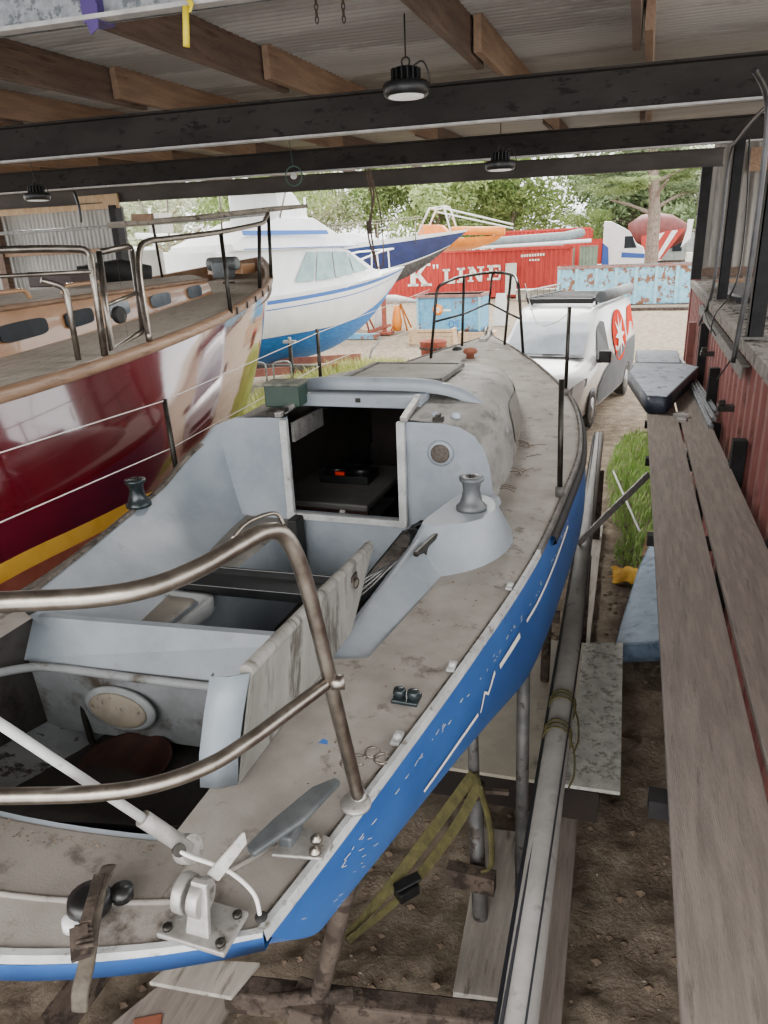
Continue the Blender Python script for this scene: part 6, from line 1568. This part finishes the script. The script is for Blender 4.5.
# pale boats far left behind yacht
for i, (x, y, z, L_, mtx, lab) in enumerate(((-14.5, 24, 1.2, 8, 'boat_white', 'white sailing boat hull behind the burgundy yacht'), (-20, 27, 1.0, 8, 'boat_cream', 'cream boat furthest left in the yard behind the yacht'), (-16.5, 35, 1.6, 9, 'boat_white', 'pale boat on stands behind the cruiser stern'))):
    pb = place('yard_boat', lab, 'boat', (x, y, 0), 60+15*i, 'pale boats stored in the yard')
    boathull(pb, L_, 2.6, z, z+1.4, 0, [mtx, mtx, 'stripe_blue'], [(0, .75, 0), (.75, 1, 2)], bowrise=.5)
    prism_cabin(pb, 'cabin', mtx, [(-2.6, .9, z+1.4, z+2.2, .8), (1.0, .85, z+1.45, z+2.2, .7), (2.0, .6, z+1.5, z+1.7, .5)])
    g = G(); g.box(-.93, -.88, -2, .7, z+1.75, z+2.0); g.box(.88, .93, -2, .7, z+1.75, z+2.0); g.obj('window', 'smoked_glass_pale', pb)
    g = G(); g.tube([(0, .8, z+2.1), (0, .8, z+4.2)], .06, 8); g.tube([(0, .8, z+2.6), (0, -2.6, z+2.8)], .1, 8); g.obj('mast_stub', 'boat_white', pb)
    g = G()
    for yy in (-2, 1.5): g.box(-.6, .6, yy-.1, yy+.1, 0, z+.25)
    g.obj('stand', 'timber_pale', pb)
g = G(); g.smooth = True; g.tube([(-13.5, 22, 2.2), (-11.8, 22.3, 2.35)], .35, 10, flat=.6); single(g, 'blue_cover', 'truck_blue', 'blue sail cover bundle seen through the yacht rails', 'cover')

# ------------------------------------------------------------------ trees
def crown_mesh(nm, seed, R, n, size, mt, blobs, squash=.75):
    rn = random.Random(seed); vs = []; fs = []
    for b in range(blobs):
        c = V((rn.gauss(0, R*.45), rn.gauss(0, R*.4), rn.uniform(-R*.5, R*.65)))
        rb = R*rn.uniform(.28, .5)
        for q in leafset(rn, n//blobs, rb, size, squash, .45, 1.2):
            base = len(vs); vs += [tuple(p+c) for p in q]; fs.append((base, base+1, base+2, base+3))
    me = bpy.data.meshes.new(nm); me.from_pydata(vs, [], fs); me.materials.append(MATS[mt]); me.update(); return me
cm = {'dark': [crown_mesh('foliage_dark', s, 3.6, 9000, .13, 'leaf_dark', 26) for s in (1, 2)],
      'mid': [crown_mesh('foliage_mid', s, 3.4, 9000, .12, 'leaf_mid', 24) for s in (3, 4)],
      'pale': [crown_mesh('foliage_pale', s, 3.4, 6000, .10, 'leaf_pale', 22) for s in (5, 6)]}
def tree(x, y, h, kind, sc_, label, barkm='bark', lean=0, idx=0, name='leafy_tree'):
    z0 = gz(x, y); t = thing(name, label, 'tree', (x, y, z0), 'trees behind the yard')
    g = G(); top = V((x+lean, y, z0+h))
    g.tube(cr([(x, y, z0-.1), (x+lean*.2, y, z0+h*.35), (x+lean*.7, y, z0+h*.7), top], 4), [.26]*4+[.2]*4+[.13]*4+[.05], 8)
    rn = random.Random(idx+50)
    for k_ in range(6):
        a = rn.random()*6.28; zb = z0+h*rn.uniform(.35, .8); r = sc_*rn.uniform(1.5, 2.6)
        g.tube(cr([(x+lean*.5, y, zb), (x+lean*.5+r*.5*math.cos(a), y+r*.5*math.sin(a), zb+.5), (x+lean*.5+r*math.cos(a), y+r*math.sin(a), zb+1.3)], 3), [.1, .09, .09, .08, .07, .05, .03], 6)
    g.obj('trunk', barkm, t)
    o = bpy.data.objects.new('foliage', cm[kind][idx % 2]); COL.objects.link(o); o.parent = t
    o.location = (lean*.8, 0, h*.82); o.scale = (sc_, sc_, sc_*.95); o.rotation_euler = (0, 0, idx*1.7)
    return t
kinds = {'dark': 'dark green tree', 'mid': 'mid green tree', 'pale': 'pale grey green tree'}
spots = [(-46, 62, 8.5, 'mid', 1.7), (-39, 60, 8, 'pale', 1.6), (-33, 62, 8.5, 'mid', 1.7), (-27.5, 60, 8, 'pale', 1.5), (-22.5, 66, 10, 'mid', 1.5), (-17.5, 68, 8.2, 'mid', 1.6),
         (-11.5, 72, 9, 'mid', 1.7), (-.5, 72, 8, 'dark', 1.5), (4.5, 76, 9, 'pale', 1.7), (9, 70, 9, 'pale', 1.6), (-3.4, 66, 4.2, 'mid', .75), (1.2, 78, 7, 'dark', 1.8),
         (-30, 44, 7, 'pale', 1.3), (-24, 46, 8, 'mid', 1.2), (-14, 76, 8, 'mid', 1.9), (-52, 56, 8, 'mid', 1.7), (14, 74, 9, 'mid', 1.7), (6, 68, 3.4, 'mid', .7)]
where = ['far left behind the corrugated wall', 'behind the left end of the yacht', 'behind the yacht guard rail', 'behind the cream boat', 'behind the cruiser flybridge', 'above the navy boat', 'above the orange boat', 'above the truck cab', 'right of the pine trunk', 'at the right edge beside the shed post', 'small and bright left of the truck cab', 'behind the mixer drum', 'with bare pale limbs over the yacht rail', 'between the cruiser and the yacht bow', 'tall behind the navy boat', 'at the extreme left', 'at the extreme right', 'low and bright beside the grey shed']
for i, (x, y, h, kd, s_) in enumerate(spots):
    tree(x, y, h, kd, s_, kinds[kd]+' '+where[i], 'bark_pale' if kd == 'pale' else 'bark', random.Random(i).uniform(-1, 1), i)
# pine with thick trunk in front
pt = thing('pine_tree', 'pine with a thick bare grey trunk beyond the long bin', 'tree', (.85, 52, .25))
g = G(); g.tube(cr([(.9, 52, .1), (.88, 52, 3), (.8, 52, 5.5), (.3, 52, 9)], 5), [.42]*5+[.38]*5+[.33]*5+[.2], 12)
for a, zz, r in ((.3, 5.6, 2.2), (3.4, 5.3, 2.8), (5.0, 6.2, 2.4), (2.6, 6.8, 3.0), (0.1, 7.2, 2.8)): g.tube(cr([(.8, 52, zz-.6), (.8+r*.5*math.cos(a), 52+r*.3*math.sin(a), zz), (.8+r*math.cos(a), 52+r*.6*math.sin(a), zz+.4)], 4), [.14]*3+[.1]*3+[.07]*2+[.04], 6)
g.obj('trunk', 'bark', pt)
for i, (x, z, s_) in enumerate(((-1.9, 6.4, .42), (2.4, 6.1, .36), (.6, 6.9, .48), (-3.4, 7.4, .45), (3.6, 7.6, .4), (-.6, 8.6, .55))):
    o = bpy.data.objects.new('foliage', cm['dark' if i % 2 else 'mid'][i % 2]); COL.objects.link(o); o.parent = pt; o.location = (x-.0, (i % 3)-.8, z-.25); o.scale = (s_*1.3, s_, s_*.45)

# ================================================================== CAMERA
Rm = ((0.94779791, 0.07323092, -0.31034876), (0.31642401, -0.33635623, 0.88698384), (-0.0394331, -0.93888323, -0.34196975))
# rows: world axes expressed in (right, down, forward)
right = V((Rm[0][0], Rm[1][0], Rm[2][0])); down = V((Rm[0][1], Rm[1][1], Rm[2][1])); fwd = V((Rm[0][2], Rm[1][2], Rm[2][2]))
cam = bpy.data.cameras.new('camera'); co = bpy.data.objects.new('camera', cam); COL.objects.link(co)
mw = Matrix.Identity(4)
for i in range(3): mw[i][0] = right[i]; mw[i][1] = -down[i]; mw[i][2] = -fwd[i]
mw[0][3], mw[1][3], mw[2][3] = 0, 0, 3.1
co.matrix_world = mw
cam.sensor_fit = 'VERTICAL'; cam.sensor_height = 36; cam.lens = 712/1024*36; cam.clip_start = .05; cam.clip_end = 400
sc.camera = co

# ================================================================== LIGHT
w = bpy.data.worlds.new('sky'); sc.world = w; w.use_nodes = True
N = w.node_tree.nodes; L = w.node_tree.links
bg = N['Background']
tc = N.new('ShaderNodeTexCoord'); sp = N.new('ShaderNodeSeparateXYZ'); L.new(tc.outputs['Generated'], sp.inputs[0])
rp = N.new('ShaderNodeValToRGB'); rp.color_ramp.elements[0].position = .0; rp.color_ramp.elements[0].color = (.97, .98, 1.0, 1)
rp.color_ramp.elements[1].position = .5; rp.color_ramp.elements[1].color = (1, .985, .96, 1)
L.new(sp.outputs['Z'], rp.inputs['Fac']); L.new(rp.outputs['Color'], bg.inputs['Color'])
bg.inputs['Strength'].default_value = 2.7
sun = bpy.data.lights.new('sun', 'SUN'); so = bpy.data.objects.new('sun', sun); COL.objects.link(so)
sun.energy = 3.6; sun.angle = math.radians(40); sun.color = (1, .97, .92)
so.rotation_euler = (math.radians(-44), math.radians(-8), 0)
al = bpy.data.lights.new('rear_fill', 'AREA'); ao = bpy.data.objects.new('rear_fill', al); COL.objects.link(ao)  # added fill light behind the camera, lifts the dark shed interior
al.shape = 'RECTANGLE'; al.size = 9; al.size_y = 3; al.energy = 330; al.color = (1, .98, .95)
ao.location = (-1.5, -5, 4.6); ao.rotation_euler = (math.radians(68), 0, 0)
for k_, (x, y, z, e_) in enumerate(((-1.47, 4.97, 3.98, 25), (-1.34, 7.72, 3.77, 45), (-6.75, 7.4, 3.79, 30))):
    ll = bpy.data.lights.new('lamp_glow', 'AREA'); lo_ = bpy.data.objects.new('lamp_glow', ll); COL.objects.link(lo_)
    ll.shape = 'DISK'; ll.size = .5; ll.energy = e_; ll.color = (1, .97, .92); lo_.location = (x, y, z)
sc.view_settings.view_transform = 'AgX'
sc.view_settings.look = 'AgX - Base Contrast'
sc.view_settings.exposure = .75
sc.cycles.use_denoising = True
sc.cycles.max_bounces = 6
sc.cycles.sample_clamp_indirect = 6
